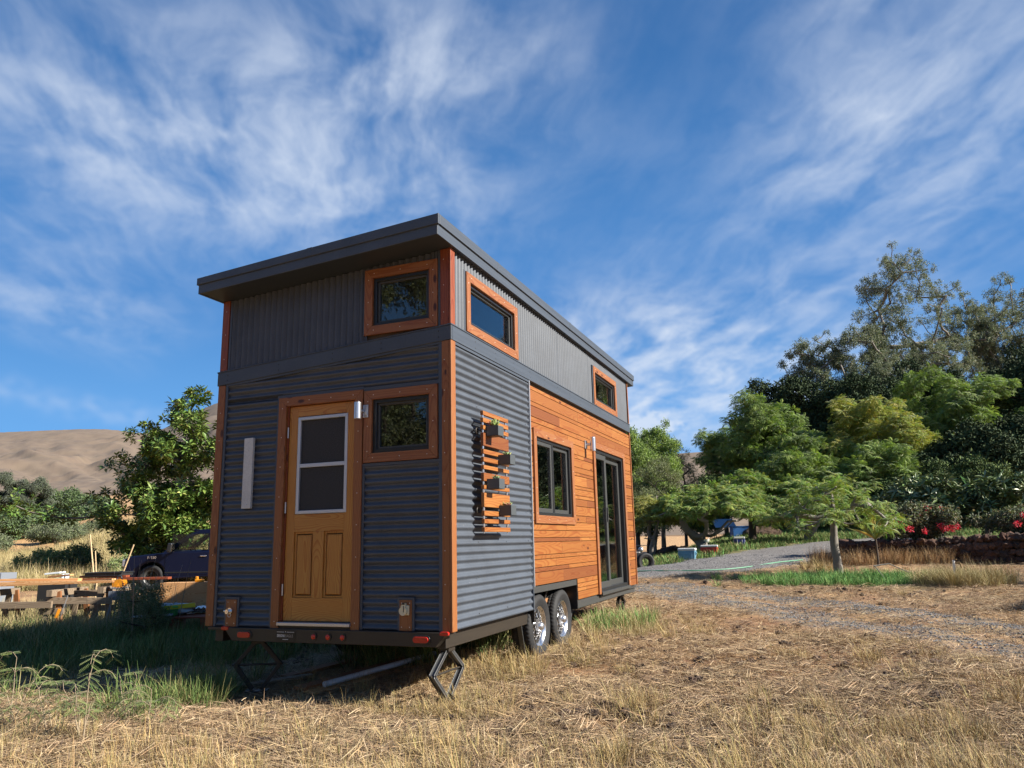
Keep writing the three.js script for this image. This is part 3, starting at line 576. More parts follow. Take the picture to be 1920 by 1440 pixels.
// --- trailer: rear beam, rails, lamps
part('rear_beam', prism('front', [[-2.28, -0.03], [-2.2, -0.118], [-0.14, -0.118], [-0.06, -0.03], [-0.06, -0.004], [-2.28, -0.004]], -0.08, 0.03, 0.004), M.frame, house);
part('rear_beam', fbox('front', -2.5, -0.03, -0.03, -0.003, -0.12, 0.012), M.frame, house);
for (const x of [-0.13, -2.42]) for (const [z0, z1] of [[-0.05, -1.92], [-3.49, -HL + 0.1]]) part('side_rail', bx(0.09, 0.13, z0 - z1, x, -0.072, (z0 + z1) / 2, 0.006), M.frame, house);
for (const x of [-0.46, -2.09]) part('side_rail', bx(0.06, 0.13, 1.7, x, -0.072, -2.7, 0.006), M.frame, house);
part('side_rail', merge([fbox('side', 3.5, HL - 0.12, -0.115, -0.016, -0.08, -0.03), fbox('side', 4.46, HL - 0.12, -0.05, -0.03, -0.06, 0.0)]), M.bronze, house);
for (const z of [-0.9, -1.7, -4.2, -5.2, -6.2]) part('cross_member', bx(HW - 0.3, 0.1, 0.06, -HW / 2, -0.06, z), M.frame, house);
for (const z of [-2.22, -3.0]) part('axle', cyl(0.045, HW - 0.3, -HW / 2, -0.19, z, 'x', 14), M.frame, house);
const pill = (w, h) => { const s = new THREE.Shape(), r = h / 2, a = w / 2 - r; s.moveTo(-a, -r); s.lineTo(a, -r); s.absarc(a, 0, r, -Math.PI / 2, Math.PI / 2); s.lineTo(-a, r); s.absarc(-a, 0, r, Math.PI / 2, Math.PI * 1.5); return s; };
const lampGeo = (w, h, d) => new THREE.ExtrudeGeometry(pill(w, h), { depth: d, bevelThickness: 0.003, bevelSize: 0.003, bevelSegments: 2 });
for (const x of [-2.06, -0.27]) { const g = sub('tail_lamp', house); part('lens', lampGeo(0.135, 0.042, 0.016).translate(x, -0.062, 0.028), M.red, g); part('grommet', lampGeo(0.165, 0.066, 0.01).translate(x, -0.062, 0.026), M.black, g); }
for (const x of [-1.315, -1.168, -1.022]) { const g = sub('marker_lamp', house); part('lens', new THREE.SphereGeometry(0.022, 16, 10).scale(1, 1, 0.5).translate(x, -0.062, 0.038), std({ color: lin(0.5, 0.03, 0.012), roughness: 0.25 }), g); part('grommet', cyl(0.033, 0.014, x, -0.062, 0.031, 'z', 20), M.black, g); }
for (const x of [-2.287, -0.062]) part('side_marker', lampGeo(0.075, 0.026, 0.02).translate(x, -0.012, 0.012), M.red, house);
{ // maker's plate, white lettering straight on the beam
  const c = document.createElement('canvas'); c.width = 256; c.height = 128; const g = c.getContext('2d');
  g.fillStyle = '#1d1711'; g.fillRect(0, 0, 256, 128); g.fillStyle = '#c9c7c2'; g.fillRect(8, 18, 100, 5); g.fillRect(146, 18, 100, 5); g.beginPath(); g.moveTo(128, 8); g.lineTo(136, 22); g.lineTo(120, 22); g.fill();
  g.font = 'bold 42px sans-serif'; g.textAlign = 'right'; g.fillText('IRON', 118, 78); g.font = '40px sans-serif'; g.textAlign = 'left'; g.fillStyle = '#97948e'; g.fillText('EAGLE', 120, 78); g.fillStyle = '#c9c7c2'; g.fillRect(90, 100, 76, 6);
  const t = new THREE.CanvasTexture(c); t.colorSpace = THREE.SRGBColorSpace;
  part('nameplate', new THREE.PlaneGeometry(0.2, 0.095).translate(-1.61, -0.062, 0.034), std({ map: t, roughness: 0.5 }), house);
}
// --- wheels
function tyreGeo() {
  const prof = [[0.205, -0.085], [0.225, -0.1], [0.275, -0.112], [0.312, -0.104], [0.326, -0.092], [0.335, -0.075], [0.336, -0.045], [0.327, -0.04], [0.327, -0.03], [0.337, -0.025], [0.337, -0.005], [0.328, 0], [0.328, 0.008], [0.337, 0.012], [0.337, 0.03], [0.327, 0.036], [0.327, 0.045], [0.336, 0.05], [0.335, 0.075], [0.326, 0.092], [0.312, 0.104], [0.29, 0.111], [0.282, 0.1135], [0.27, 0.1125], [0.225, 0.1], [0.205, 0.085]];
  const N = 150, pos = [], idx = [], uv = [];
  for (let i = 0; i <= N; i++) { const a = i / N * 2 * Math.PI; prof.forEach(([r, x], j) => { const tread = r > 0.333, groove = tread && (i + (x > 0 ? 1 : 0)) % 3 === 0; const q = groove ? r - 0.007 : r; pos.push(x, Math.cos(a) * q, Math.sin(a) * q); uv.push(a * 0.34, j * 0.02); }); }
  const K = prof.length; for (let i = 0; i < N; i++) for (let j = 0; j < K - 1; j++) { const a = i * K + j, b = a + K; idx.push(a, b, b + 1, a, b + 1, a + 1); }
  const g = new THREE.BufferGeometry(); g.setAttribute('position', new THREE.Float32BufferAttribute(pos, 3)); g.setAttribute('uv', new THREE.Float32BufferAttribute(uv, 2)); g.setIndex(idx); g.computeVertexNormals(); return g;
}
const tyreShape = tyreGeo();
const rimShape = (() => {
  const s = new THREE.Shape(); s.absarc(0, 0, 0.166, 0, 7); const holes = 8; for (let i = 0; i < holes; i++) { const a = i / holes * 2 * Math.PI, p = new THREE.Path(); p.absellipse(Math.cos(a) * 0.125, Math.sin(a) * 0.125, 0.022, 0.03, 0, 2 * Math.PI, true, a); s.holes.push(p); }
  const disc = new THREE.ExtrudeGeometry(s, { depth: 0.008, bevelThickness: 0.003, bevelSize: 0.003, bevelSegments: 2, curveSegments: 40 });
  const q = disc.attributes.position; for (let i = 0; i < q.count; i++) { const r = Math.hypot(q.getX(i), q.getY(i)); q.setZ(i, q.getZ(i) + 0.028 * (1 - sstep(r, 0.06, 0.16)) - 0.02 * sstep(r, 0.145, 0.17)); } disc.computeVertexNormals();
  disc.rotateY(Math.PI / 2); disc.translate(0.045, 0, 0);
  const barrel = new THREE.LatheGeometry([[0.165, -0.08], [0.165, 0.05], [0.185, 0.07], [0.192, 0.085], [0.205, 0.094], [0.21, 0.09], [0.2, 0.08]].map(([a, b]) => new THREE.Vector2(a, b)), 48).rotateZ(-Math.PI / 2);
  return merge([disc, barrel]);
})();
const hubShape = merge([new THREE.LatheGeometry([[0.05, 0.06], [0.048, 0.085], [0.043, 0.115], [0.03, 0.135], [0.0, 0.14]].map(([a, b]) => new THREE.Vector2(a, b)), 28).rotateZ(-Math.PI / 2), ...[0, 1, 2, 3, 4, 5].map((i) => cyl(0.011, 0.03, 0.085, Math.cos(i * 1.047) * 0.075, Math.sin(i * 1.047) * 0.075, 'x', 6))]);
for (const z of [-2.22, -3.0]) for (const side of [1, -1]) {
  const w = sub('wheel', house); w.position.set(side > 0 ? -0.16 : -HW + 0.16, -0.19, z); w.rotation.set(0.4 - z, side > 0 ? 0 : Math.PI, 0, 'YXZ');
  part('tyre', tyreShape, M.rubber, w); part('rim', rimShape, M.chrome, w); part('hub', hubShape, M.steel, w);
}
for (const g of [rod(V(-0.1, 0.2, -2.62), V(-0.2, -0.1, -2.62), 0.012), bar(V(-0.12, -0.1, -1.75), V(-0.12, -0.42, -1.86), 0.05, 0.012), bar(V(-0.12, -0.12, -3.48), V(-0.12, -0.38, -3.36), 0.05, 0.012)]) part('fender_stay', g, M.bronze, house);
// --- stabiliser jacks
function scissorJack(x, z, yTop, yFoot, half, mat, turn) {
  const g = sub('stabiliser_jack', house); g.position.set(x, 0, z); g.rotation.y = turn;
  const mid = (yTop + yFoot) / 2 + 0.01, chan = (a, b) => merge([bar(a, b, 0.012, 0.05), bar(a.clone().add(V(0, 0, 0.022)), b.clone().add(V(0, 0, 0.022)), 0.034, 0.006), bar(a.clone().add(V(0, 0, -0.022)), b.clone().add(V(0, 0, -0.022)), 0.034, 0.006)]);
  part('arm', chan(V(-0.03, yTop, 0), V(-half, mid, 0)), mat, g); part('arm', chan(V(0.03, yTop, 0), V(half, mid, 0)), mat, g);
  part('arm', chan(V(-half, mid, 0), V(-0.04, yFoot, 0)), mat, g); part('arm', chan(V(half, mid, 0), V(0.04, yFoot, 0)), mat, g);
  part('spindle', rod(V(-half - 0.03, mid, 0), V(half + 0.03, mid, 0), 0.009), M.frame, g);
  part('head', bx(0.12, 0.05, 0.09, 0, yTop + 0.012, 0), M.frame, g); part('bracket', bx(0.16, 0.012, 0.1, 0.02, yTop + 0.04, 0), M.alu, g); part('foot', bx(0.2, 0.012, 0.13, 0, yFoot - 0.012, 0), M.frame, g);
}
const jackGrey = std({ color: lin(0.16, 0.165, 0.17), roughness: 0.35, metalness: 0.5, map: wearTex });
scissorJack(-0.15, -0.2, -0.16, -0.53, 0.27, jackGrey, Math.PI / 2);
scissorJack(-2.13, -0.25, -0.16, -0.575, 0.2, M.frame, 0.5);
scissorJack(-0.2, -6.3, -0.16, -0.39, 0.2, M.frame, Math.PI / 2);

// ---------------------------------------------------------------- slatted planter rack hung on the corrugated side
{
  const rack = thing('planter_rack', 'slatted cedar planter rack hung on the corrugated side wall', 'planter rack', [0, HY, 0]);
  const yOf = (v) => 1.869 - (v - 770) * 0.00474;
  [[769.6, 777.8], [783, 791.7], [797.5, 805.5], [812, 836.7], [843.3, 852], [858.4, 867], [873.6, 881], [888, 903.5], [911, 918.5], [925.5, 951.7], [958.8, 968], [974, 982], [989, 997.5]].forEach(([a, b], i) => part('slat', wood(fbox('side', 0.474, 1.075, yOf(b), yOf(a), 0.055, 0.085, 0.003), 2), plankMats[[0, 2, 2, 5, 4, 1, 2, 3, 0, 2, 6, 4, 0][i]], rack));
  for (const h of [0.492, 1.035]) {
    part('hanging_rod', cyl(0.006, 1.09, 0.068, 1.322, -h - 0.004, 'y', 10), M.steel, rack);
    const list = []; for (const v of [780.4, 794.6, 808.7, 840, 855.2, 870.3, 884.5, 907.2, 922, 955.2, 971, 985.5]) list.push(cyl(0.011, 0.022, 0.068, yOf(v), -h - 0.004, 'y', 12)); part('spacers', merge(list), M.chrome, rack).userData.kind = 'stuff';
  }
  for (const y of [1.689, 0.978]) part('bracket', merge([new THREE.TorusGeometry(0.026, 0.006, 8, 20).rotateY(Math.PI / 2).translate(0.02, y, -0.478), rod(V(-0.012, y, -0.478), V(0.065, y, -0.478), 0.006), rod(V(0.04, y, -0.478), V(0.04, y, -1.06), 0.006)]), M.frame, rack);
  // four little zinc boxes of succulents
  const boxMat = std({ color: lin(0.055, 0.063, 0.07), roughness: 0.5 }), soil = std({ color: lin(0.05, 0.035, 0.025), roughness: 1 });
  const leafG = (len, w) => { const g = new THREE.SphereGeometry(1, 7, 5); g.scale(w, w * 0.45, len / 2); g.translate(0, 0, len / 2); return g; };
  const rosette = (x, z, n, len, lift, seed) => { const r = rngOf(seed), l = []; for (let i = 0; i < n; i++) { const g = leafG(len * (0.7 + 0.5 * r()), len * 0.17); g.rotateX(-lift * (0.5 + 0.8 * r())); g.rotateY(i * 2.4); l.push(g.translate(x, 0, z)); } return merge(l); };
  const green = [[0.20, 0.27, 0.08], [0.26, 0.36, 0.16], [0.42, 0.42, 0.13], [0.16, 0.24, 0.12], [0.34, 0.16, 0.11]].map((c) => std({ color: lin(...c), roughness: 0.6 }));
  const spots = [[1.643, 0.53, 'dark planter box of spiky succulents, topmost on the rack', [[0, 4], [2]], 1.15], [1.406, 0.805, 'dark planter box of pale rosettes, second from the top of the rack', [[1], [2]], 0.8], [1.165, 0.532, 'dark planter box of blue-green succulents, third from the top of the rack', [[3], [1]], 0.8], [0.938, 0.803, 'dark planter box with red and yellow succulents, lowest on the rack', [[4, 2], [1]], 0.8]];
  spots.forEach(([y, h, label, kinds, lift], i) => {
    const p = thing('planter_box', label, 'planter', [0.087, HY + y, -h - 0.066], 0, 'succulent planters on the slatted rack');
    part('box', merge([bx(0.004, 0.092, 0.13, 0.002, 0.046, 0, 0.001), bx(0.004, 0.092, 0.13, 0.116, 0.046, 0, 0.001), bx(0.118, 0.092, 0.004, 0.059, 0.046, 0.063, 0.001), bx(0.118, 0.092, 0.004, 0.059, 0.046, -0.063, 0.001), bx(0.118, 0.004, 0.13, 0.059, 0.002, 0, 0.001)]), boxMat, p);
    part('soil', bx(0.108, 0.01, 0.12, 0.059, 0.078, 0), soil, p);
    kinds[0].forEach((k, j) => part('succulent', rosette(0, 0, 16, lift > 1 ? 0.075 : 0.048, lift, i * 9 + j).translate(0.07 - j * 0.03, 0.085, 0.03 - j * 0.02), green[k], p));
    kinds[1].forEach((k, j) => part('succulent', rosette(0, 0, 18, 0.045, 0.9, i * 9 + j + 50).translate(0.06, 0.085, -0.032), green[k], p));
  });
}

// ---------------------------------------------------------------- grass, straw and stones
const UPV = V(0, 1, 0), tmpM = new THREE.Matrix4(), tmpQ = new THREE.Quaternion(), tmpE = new THREE.Euler(), tmpS = V(1, 1, 1), tmpP = V(0, 0, 0);
// one tuft: separate blades, each its own curve and tone
function tuft(seed, n, { h = [0.1, 0.3], spread = 0.08, lean = 0.5, width = 0.006, droop = 0.4, tones, flat = false, seg = 3 }) {
  const r = rngOf(seed), pos = [], col = [], nor = [], idx = [];
  for (let i = 0; i < n; i++) {
    const len = lerp(h[0], h[1], r()), a = r() * 6.283, rad = spread * Math.sqrt(r()), bx0 = Math.cos(a) * rad, bz0 = Math.sin(a) * rad, dir = flat ? r() * 6.283 : a + (r() - 0.5) * 2.2, ln = flat ? 1.25 + r() * 0.35 : lean * r(), dr = droop * r();
    const t = tones[Math.floor(r() * tones.length)], k = 0.8 + 0.4 * r(), w = width * (0.7 + 0.6 * r()), y0 = flat ? r() * 0.03 : -0.01, base = pos.length / 3;
    let x = bx0, y = y0, z = bz0, th = ln;
    const sx = -Math.sin(dir), sz = Math.cos(dir), roll = (r() - 0.5) * 1.4;
    for (let j = 0; j <= seg; j++) {
      const ww = w * (1 - 0.85 * (j / seg) ** 2) * 0.5, ox = sx * ww * Math.cos(roll), oy = ww * Math.sin(roll), oz = sz * ww * Math.cos(roll);
      pos.push(x - ox, Math.max(y, -0.01) - oy, z - oz, x + ox, Math.max(y, -0.01) + oy, z + oz); col.push(t[0] * k, t[1] * k, t[2] * k, t[0] * k, t[1] * k, t[2] * k);
      const st = len / seg; x += Math.cos(dir) * Math.sin(th) * st; z += Math.sin(dir) * Math.sin(th) * st; y += Math.cos(th) * st; th += dr + (flat ? (r() - 0.5) * 0.35 : 0);
    }
    for (let j = 0; j < seg; j++) { const q = base + 2 * j; idx.push(q, q + 1, q + 3, q, q + 3, q + 2); }
  }
  const g = new THREE.BufferGeometry(); g.setAttribute('position', new THREE.Float32BufferAttribute(pos, 3)); g.setAttribute('color', new THREE.Float32BufferAttribute(col, 3)); g.setIndex(idx); g.computeVertexNormals(); return g;
}
function sow(name, label, category, geos, mat, spots, tint = 0.16) {
  geos.forEach((g, k) => {
    const mine = spots.filter((_, i) => i % geos.length === k); if (!mine.length) return;
    const m = new THREE.InstancedMesh(g, mat, mine.length), r = rngOf(k + mine.length);
    mine.forEach(([x, z, sc, dy = 0, sy = 1], i) => {
      tmpE.set((r() - 0.5) * 0.16, r() * 6.283, (r() - 0.5) * 0.16); tmpM.compose(tmpP.set(x, T(x, z) + dy, z), tmpQ.setFromEuler(tmpE), tmpS.set(sc, sc * sy, sc)); m.setMatrixAt(i, tmpM);
      const q = 1 + (r() - 0.5) * 2 * tint; m.setColorAt(i, new THREE.Color().setRGB(q, q * (1 + (r() - 0.5) * 0.1), q));
    });
    stuff(name, m, label, category);
  });
}
const strawTones = [[0.378, 0.271, 0.15], [0.308, 0.211, 0.112], [0.458, 0.348, 0.215], [0.229, 0.15, 0.086], [0.352, 0.232, 0.125], [0.145, 0.096, 0.06]];
const paleTones = [[0.396, 0.317, 0.158], [0.432, 0.353, 0.194], [0.324, 0.259, 0.115], [0.274, 0.245, 0.086]];
const greenTones = [[0.085, 0.145, 0.03], [0.119, 0.178, 0.043], [0.064, 0.111, 0.025], [0.17, 0.204, 0.06], [0.238, 0.212, 0.085]];
const freshTones = [[0.097, 0.24, 0.051], [0.126, 0.286, 0.069], [0.081, 0.196, 0.046], [0.184, 0.286, 0.069]];
const grassMat = std({ vertexColors: true, roughness: 0.85, side: THREE.DoubleSide });
const litterGeos = [1, 2, 3, 4].map((k) => tuft(k, 46, { h: [0.05, 0.19], spread: 0.27, width: 0.0042, droop: 0.05, tones: strawTones, flat: true }));
const shortGeos = [11, 12, 13, 14].map((k) => tuft(k, 30, { h: [0.05, 0.17], spread: 0.1, lean: 1.2, width: 0.0042, droop: 0.35, tones: strawTones }));
const goldTones = [[0.387, 0.264, 0.101], [0.44, 0.317, 0.132], [0.317, 0.207, 0.079], [0.264, 0.176, 0.079], [0.458, 0.361, 0.194], [0.299, 0.264, 0.097]];
const tallGeos = [21, 22, 23, 24].map((k) => tuft(k, 36, { h: [0.12, 0.40], spread: 0.1, lean: 0.8, width: 0.0042, droop: 0.38, tones: goldTones }));
const paleGeos = [31, 32, 33].map((k) => tuft(k, 46, { h: [0.18, 0.5], spread: 0.12, lean: 0.7, width: 0.0055, droop: 0.45, tones: paleTones }));
const greenGeos = [41, 42, 43, 44].map((k) => tuft(k, 36, { h: [0.15, 0.45], spread: 0.11, lean: 0.8, width: 0.008, droop: 0.42, tones: greenTones }));
const lawnGeos = [51, 52, 53].map((k) => tuft(k, 46, { h: [0.05, 0.16], spread: 0.2, lean: 0.9, width: 0.011, droop: 0.3, tones: [...greenTones, ...freshTones, paleTones[3]] }));
const freshGeos = [61, 62, 63].map((k) => tuft(k, 40, { h: [0.12, 0.34], spread: 0.13, lean: 0.6, width: 0.009, droop: 0.3, tones: freshTones }));
const stalkGeos = [71, 72, 73].map((k) => tuft(k, 22, { h: [0.45, 0.95], spread: 0.16, lean: 0.4, width: 0.011, droop: 0.12, tones: [[0.42, 0.27, 0.12], [0.34, 0.21, 0.10], [0.50, 0.35, 0.17], [0.22, 0.14, 0.07]], seg: 4 }));

const clearOf = (x, z) => !(x > -2.62 && x < 0.08 && z < 0.05 && z > -6.9);
{
  const r = rngOf(900), litter = [], shorts = [], talls = [], green = [], lawn = [], fresh = [], pale = [], stalks = [];
  const ray = (d0, d1) => { const d = d0 * (d1 / d0) ** r(), s = (r() * 2 - 1) * (0.8 * d + 1.3); const [x, z] = site(s, d); return [x, z, s, d]; };
  for (let i = 0; i < 36000; i++) { const [x, z, s, d] = ray(3.5, 27); const t = trackAt(x, z), g = greenAt(x, z); if (r() < t * 0.98 || r() < g * 0.7 || (s < -4 && d > 16)) continue; if (0.62 - 1.0 * fbm(n2b, x * 0.55, z * 0.55, 4) + 0.25 * n2(x * 2.1, z * 2.1) < r()) continue; litter.push([x, z, 0.7 + r() * 0.6]); }
  for (let i = 0; i < 10000; i++) { const [x, z, s, d] = ray(3.3, 24); if (r() < trackAt(x, z) * 0.98 || r() < greenAt(x, z) * 0.6 || !clearOf(x, z)) continue; if (0.42 + 0.9 * fbm(n2, x * 0.75 + 4, z * 0.75, 3) < r()) continue; shorts.push([x, z, 0.35 + r() * 0.6]); }
  // taller dry growth: along the near edge of the field, and thinning towards the house
  for (let i = 0; i < 3600; i++) { const [x, z, s, d] = ray(3.0, 6.2); const want = 0.95 - (d - 3.8) * 0.45 + 0.5 * fbm(n2b, x * 0.9, z * 0.9, 2) - 0.5 * gaussian(s, 0.4, 0.9) * (d > 4.6 ? 1 : 0); if (r() > want) continue; talls.push([x, z, 0.35 + r() * 0.45]); }
  const near = (list, x, z, rx, rz, n, a, b) => { for (let i = 0; i < n; i++) { const q = r() * 6.283, k = Math.sqrt(r()), X = x + Math.cos(q) * k * rx, Z = z + Math.sin(q) * k * rz; list.push([X, Z, a + r() * (b - a)]); } };
  near(talls, 0.3, -2.6, 0.35, 1.0, 60, 0.35, 0.75); near(talls, -0.15, -1.4, 0.4, 0.5, 60, 0.5, 0.85); near(talls, 0.1, -0.35, 0.3, 0.4, 22, 0.4, 0.75); near(pale, 0.3, -4.6, 0.5, 1.1, 60, 0.45, 0.8); near(fresh, 0.2, -4.6, 0.35, 0.8, 34, 0.6, 1.0);
  near(talls, -0.5, 0.12, 0.5, 0.2, 24, 0.35, 0.65); near(talls, -1.2, -0.8, 0.9, 0.9, 50, 0.4, 0.8); near(talls, -0.1, 0.1, 0.3, 0.15, 16, 0.4, 0.7); near(talls, 2.4, -0.2, 0.5, 0.25, 20, 0.4, 0.65); near(talls, 4.6, 0.6, 1.4, 0.5, 60, 0.35, 0.65);
  // hummocks where old clumps stand
  for (let i = 0; i < 190; i++) { const d = 4.0 * (15 / 4.0) ** r(), s = (r() * 1.55 - 0.62) * 0.7 * d; const [x, z] = site(s, d); if (!clearOf(x, z) || trackAt(x, z) > 0.3 || greenAt(x, z) > 0.4) continue; near(r() < 0.5 ? talls : shorts, x, z, 0.1 + 0.16 * r(), 0.1 + 0.12 * r(), 4 + Math.floor(r() * 9), 0.3, 0.5 + 0.35 * r()); }
  near(shorts, -0.9, -3.5, 1.4, 3.0, 400, 0.5, 1.1); near(litter, -1.2, -3.0, 1.4, 3.2, 420, 0.8, 1.2);
  near(pale, 5.2, -10.9, 0.8, 0.7, 110, 0.6, 1.1); near(pale, 4.9, -10.7, 0.5, 0.4, 40, 0.7, 1.1); near(talls, 2.6, -14.8, 0.5, 0.5, 24, 0.8, 1.2);
  // shaded green growth along the left of the house
  for (let i = 0; i < 5600; i++) { const x = -2.3 - r() * 8.6, z = 1.0 - r() * 9.5; if (r() > greenAt(x, z) * 1.15 + 0.04) continue; const bare = gaussian(x, -3.7, 0.75) * gaussian(z, -0.3, 0.8); if (r() < bare * 1.1) continue; green.push([x, z, 0.4 + r() * 0.6]); }
  near(green, -2.45, 0.2, 0.3, 0.4, 70, 0.4, 0.8); near(green, -1.5, -2.8, 1.0, 1.6, 160, 0.7, 1.2);
  for (let i = 0; i < 3400; i++) { const x = -5.6 - r() * 8, z = -1.0 - r() * 8; if (Math.hypot((x + 9) / 3.6, (z + 4.6) / 3.2) > 0.75 + 0.35 * r()) continue; pale.push([x, z, 0.55 + r() * 0.6]); }
  for (let i = 0; i < 2600; i++) { const [x, z] = [-4.5 - r() * 3.2, 0.6 + r() * 2.2]; if (r() < 0.5) continue; (r() < 0.35 ? green : pale).push([x, z, 0.4 + r() * 0.6]); }
  // lawn, the fresh strip, and stalks against the rock wall
  for (let i = 0; i < 15000; i++) { const d = 21 + r() * 30, s = (r() * 0.62 + 0.02) * d; const [x, z] = site(s, d); if (r() > greenAt(x, z) || r() < trackAt(x, z)) continue; lawn.push([x, z, 0.9 + r() * 1.1]); }
  for (let i = 0; i < 1700; i++) { const x = 0.2 + r() * 6.2, z = -10.6 - r() * 3.6; if (r() > greenAt(x, z) * 1.1 - 0.1) continue; if (r() > 0.75 + 0.5 * n2(x * 1.3, z * 1.3)) continue; fresh.push([x, z, 0.4 + r() * 0.5]); }
  for (let i = 0; i < 170; i++) { const t = r(), x = lerp(3.1, 6.6, t), z = -16.75 + 0.55 * (x - 3.25) * 0.16 * -1 + 0.1; stalks.push([x, z + 0.6 * r(), (0.32 + r() * 0.3) * (t > 0.75 ? 0.6 : 1)]); }
  for (let i = 0; i < 50; i++) { stalks.push([2.5 + r() * 0.7, -16.6 - r() * 0.8, 0.35 + r() * 0.3]); }
  // dry bank on the left
  for (let i = 0; i < 5200; i++) { const d = 26 + r() * 40, s = -(0.36 + r() * 0.4) * d; const [x, z] = site(s, d); pale.push([x, z, 1.1 + r() * 1.3]); }
  sow('straw_litter', 'dead straw lying over the bare field', 'straw', litterGeos, grassMat, litter);
  sow('short_dry_grass', 'short dry grass tufts scattered over the field', 'grass', shortGeos, grassMat, shorts);
  sow('tall_dry_grass', 'taller golden dry grass along the field edge and wheels', 'grass', tallGeos, grassMat, talls);
  sow('pale_grass', 'pale feathery grass around the sawhorses and bank', 'grass', paleGeos, grassMat, pale);
  sow('shaded_grass', 'dark green grass growing in the shade of the house', 'grass', greenGeos, grassMat, green);
  sow('lawn', 'mown green lawn around the coolers', 'grass', lawnGeos, grassMat, lawn);
  sow('fresh_grass', 'bright green grass strip below the small tree', 'grass', freshGeos, grassMat, fresh);
  sow('dry_stalks', 'tall dry stalks standing against the lava rock wall', 'grass', stalkGeos, grassMat, stalks);
}
{ // clods of dark soil and crushed stone
  const r = rngOf(314), lump = (seed, f) => { const g = new THREE.IcosahedronGeometry(1, 2), p = g.attributes.position; for (let i = 0; i < p.count; i++) { const v = V(p.getX(i), p.getY(i), p.getZ(i)), k = 1 + f * n3(v.x * 1.6 + seed, v.y * 1.6, v.z * 1.6); p.setXYZ(i, v.x * k, v.y * k * 0.62, v.z * k); } g.computeVertexNormals(); return g; };
  const spotsOf = (n, f) => { const l = []; for (let i = 0; i < n; i++) { const q = f(); if (q) l.push(q); } return l; };
  const clods = spotsOf(2600, () => { const d = 4.2 * (18 / 4.2) ** r(), s = (r() * 1.5 - 0.62) * 0.62 * d; const [x, z] = site(s, d); if (!clearOf(x, z) || greenAt(x, z) > 0.3 || trackAt(x, z) > 0.15) return null; return [x, z, 0.007 + 0.038 * r() ** 2.8 + d * 0.0004, 0.022]; });
  sow('dirt_clods', 'dark clods of soil strewn over the straw', 'soil', [lump(1, 0.5), lump(5, 0.5), lump(9, 0.6)], std({ color: lin(0.075, 0.05, 0.035), roughness: 1 }), clods, 0.3);
  const stones = spotsOf(34000, () => { const t = trackLines[r() < 0.5 ? 0 : 1 + Math.floor(r() * 2)], p = t.s[Math.floor(r() * 90)], x = p.x + (r() - 0.5) * t.w * 1.5, z = p.z + (r() - 0.5) * t.w * 1.5; if (r() > trackAt(x, z) + 0.03 || siteOf(x, z)[1] > 26) return null; return [x, z, 0.005 + 0.011 * r() * r() + (t === trackLines[0] ? 0.004 : 0), t === trackLines[0] ? 0.022 : 0.004]; });
  sow('gravel', 'grey crushed gravel on the drive and wheel tracks', 'gravel', [lump(21, 0.35), lump(25, 0.35), lump(29, 0.4)], std({ color: lin(0.19, 0.185, 0.18), roughness: 0.95 }), stones, 0.5);
  const pale = spotsOf(70, () => { const d = 4.4 + r() * 9, s = (r() * 1.4 - 0.6) * 0.6 * d; const [x, z] = site(s, d); return clearOf(x, z) ? [x, z, 0.012 + 0.03 * r() * r(), 0.006] : null; });
  sow('field_stones', 'pale stones lying in the straw', 'stones', [lump(41, 0.3), lump(45, 0.3)], std({ color: lin(0.42, 0.38, 0.34), roughness: 0.9, map: gritTex }), pale, 0.2);
}

// ---------------------------------------------------------------- trees
const leafMat = (o = {}) => phys({ vertexColors: true, roughness: 0.97, transmission: 0.42, thickness: 0, side: THREE.DoubleSide, ...o });
const LM = leafMat(), LMglossy = std({ vertexColors: true, roughness: 0.42, side: THREE.DoubleSide }), LMdark = std({ vertexColors: true, roughness: 0.95, side: THREE.DoubleSide });
class LeafBuilder {
  constructor() { this.p = []; this.c = []; this.i = []; }
  // a folded leaf from a, pointing along dir, with the blade facing n
  leaf(a, dir, n, len, w, col) {
    const side = V(0, 0, 0).crossVectors(dir, n).normalize(), b = this.p.length / 3, up = V(0, 0, 0).crossVectors(side, dir).normalize();
    const m = a.clone().addScaledVector(dir, len * 0.48), l = m.clone().addScaledVector(side, w / 2).addScaledVector(up, w * 0.16), r = m.clone().addScaledVector(side, -w / 2).addScaledVector(up, w * 0.16), t = a.clone().addScaledVector(dir, len).addScaledVector(up, -len * 0.12);
    for (const q of [a, l, t, r]) { this.p.push(q.x, q.y, q.z); this.c.push(...col); }
    this.i.push(b, b + 1, b + 2, b, b + 2, b + 3);
  }
  build() { const g = new THREE.BufferGeometry(); g.setAttribute('position', new THREE.Float32BufferAttribute(this.p, 3)); g.setAttribute('color', new THREE.Float32BufferAttribute(this.c, 3)); g.setIndex(this.i); g.computeVertexNormals(); return g; }
}
const rnd3 = (r) => { const a = r() * 6.283, y = r() * 2 - 1, q = Math.sqrt(1 - y * y); return V(Math.cos(a) * q, y, Math.sin(a) * q); };
const toneOf = (r, tones) => { const t = tones[Math.floor(r() * tones.length)], k = 0.78 + 0.44 * r(); return [t[0] * k, t[1] * k, t[2] * k]; };
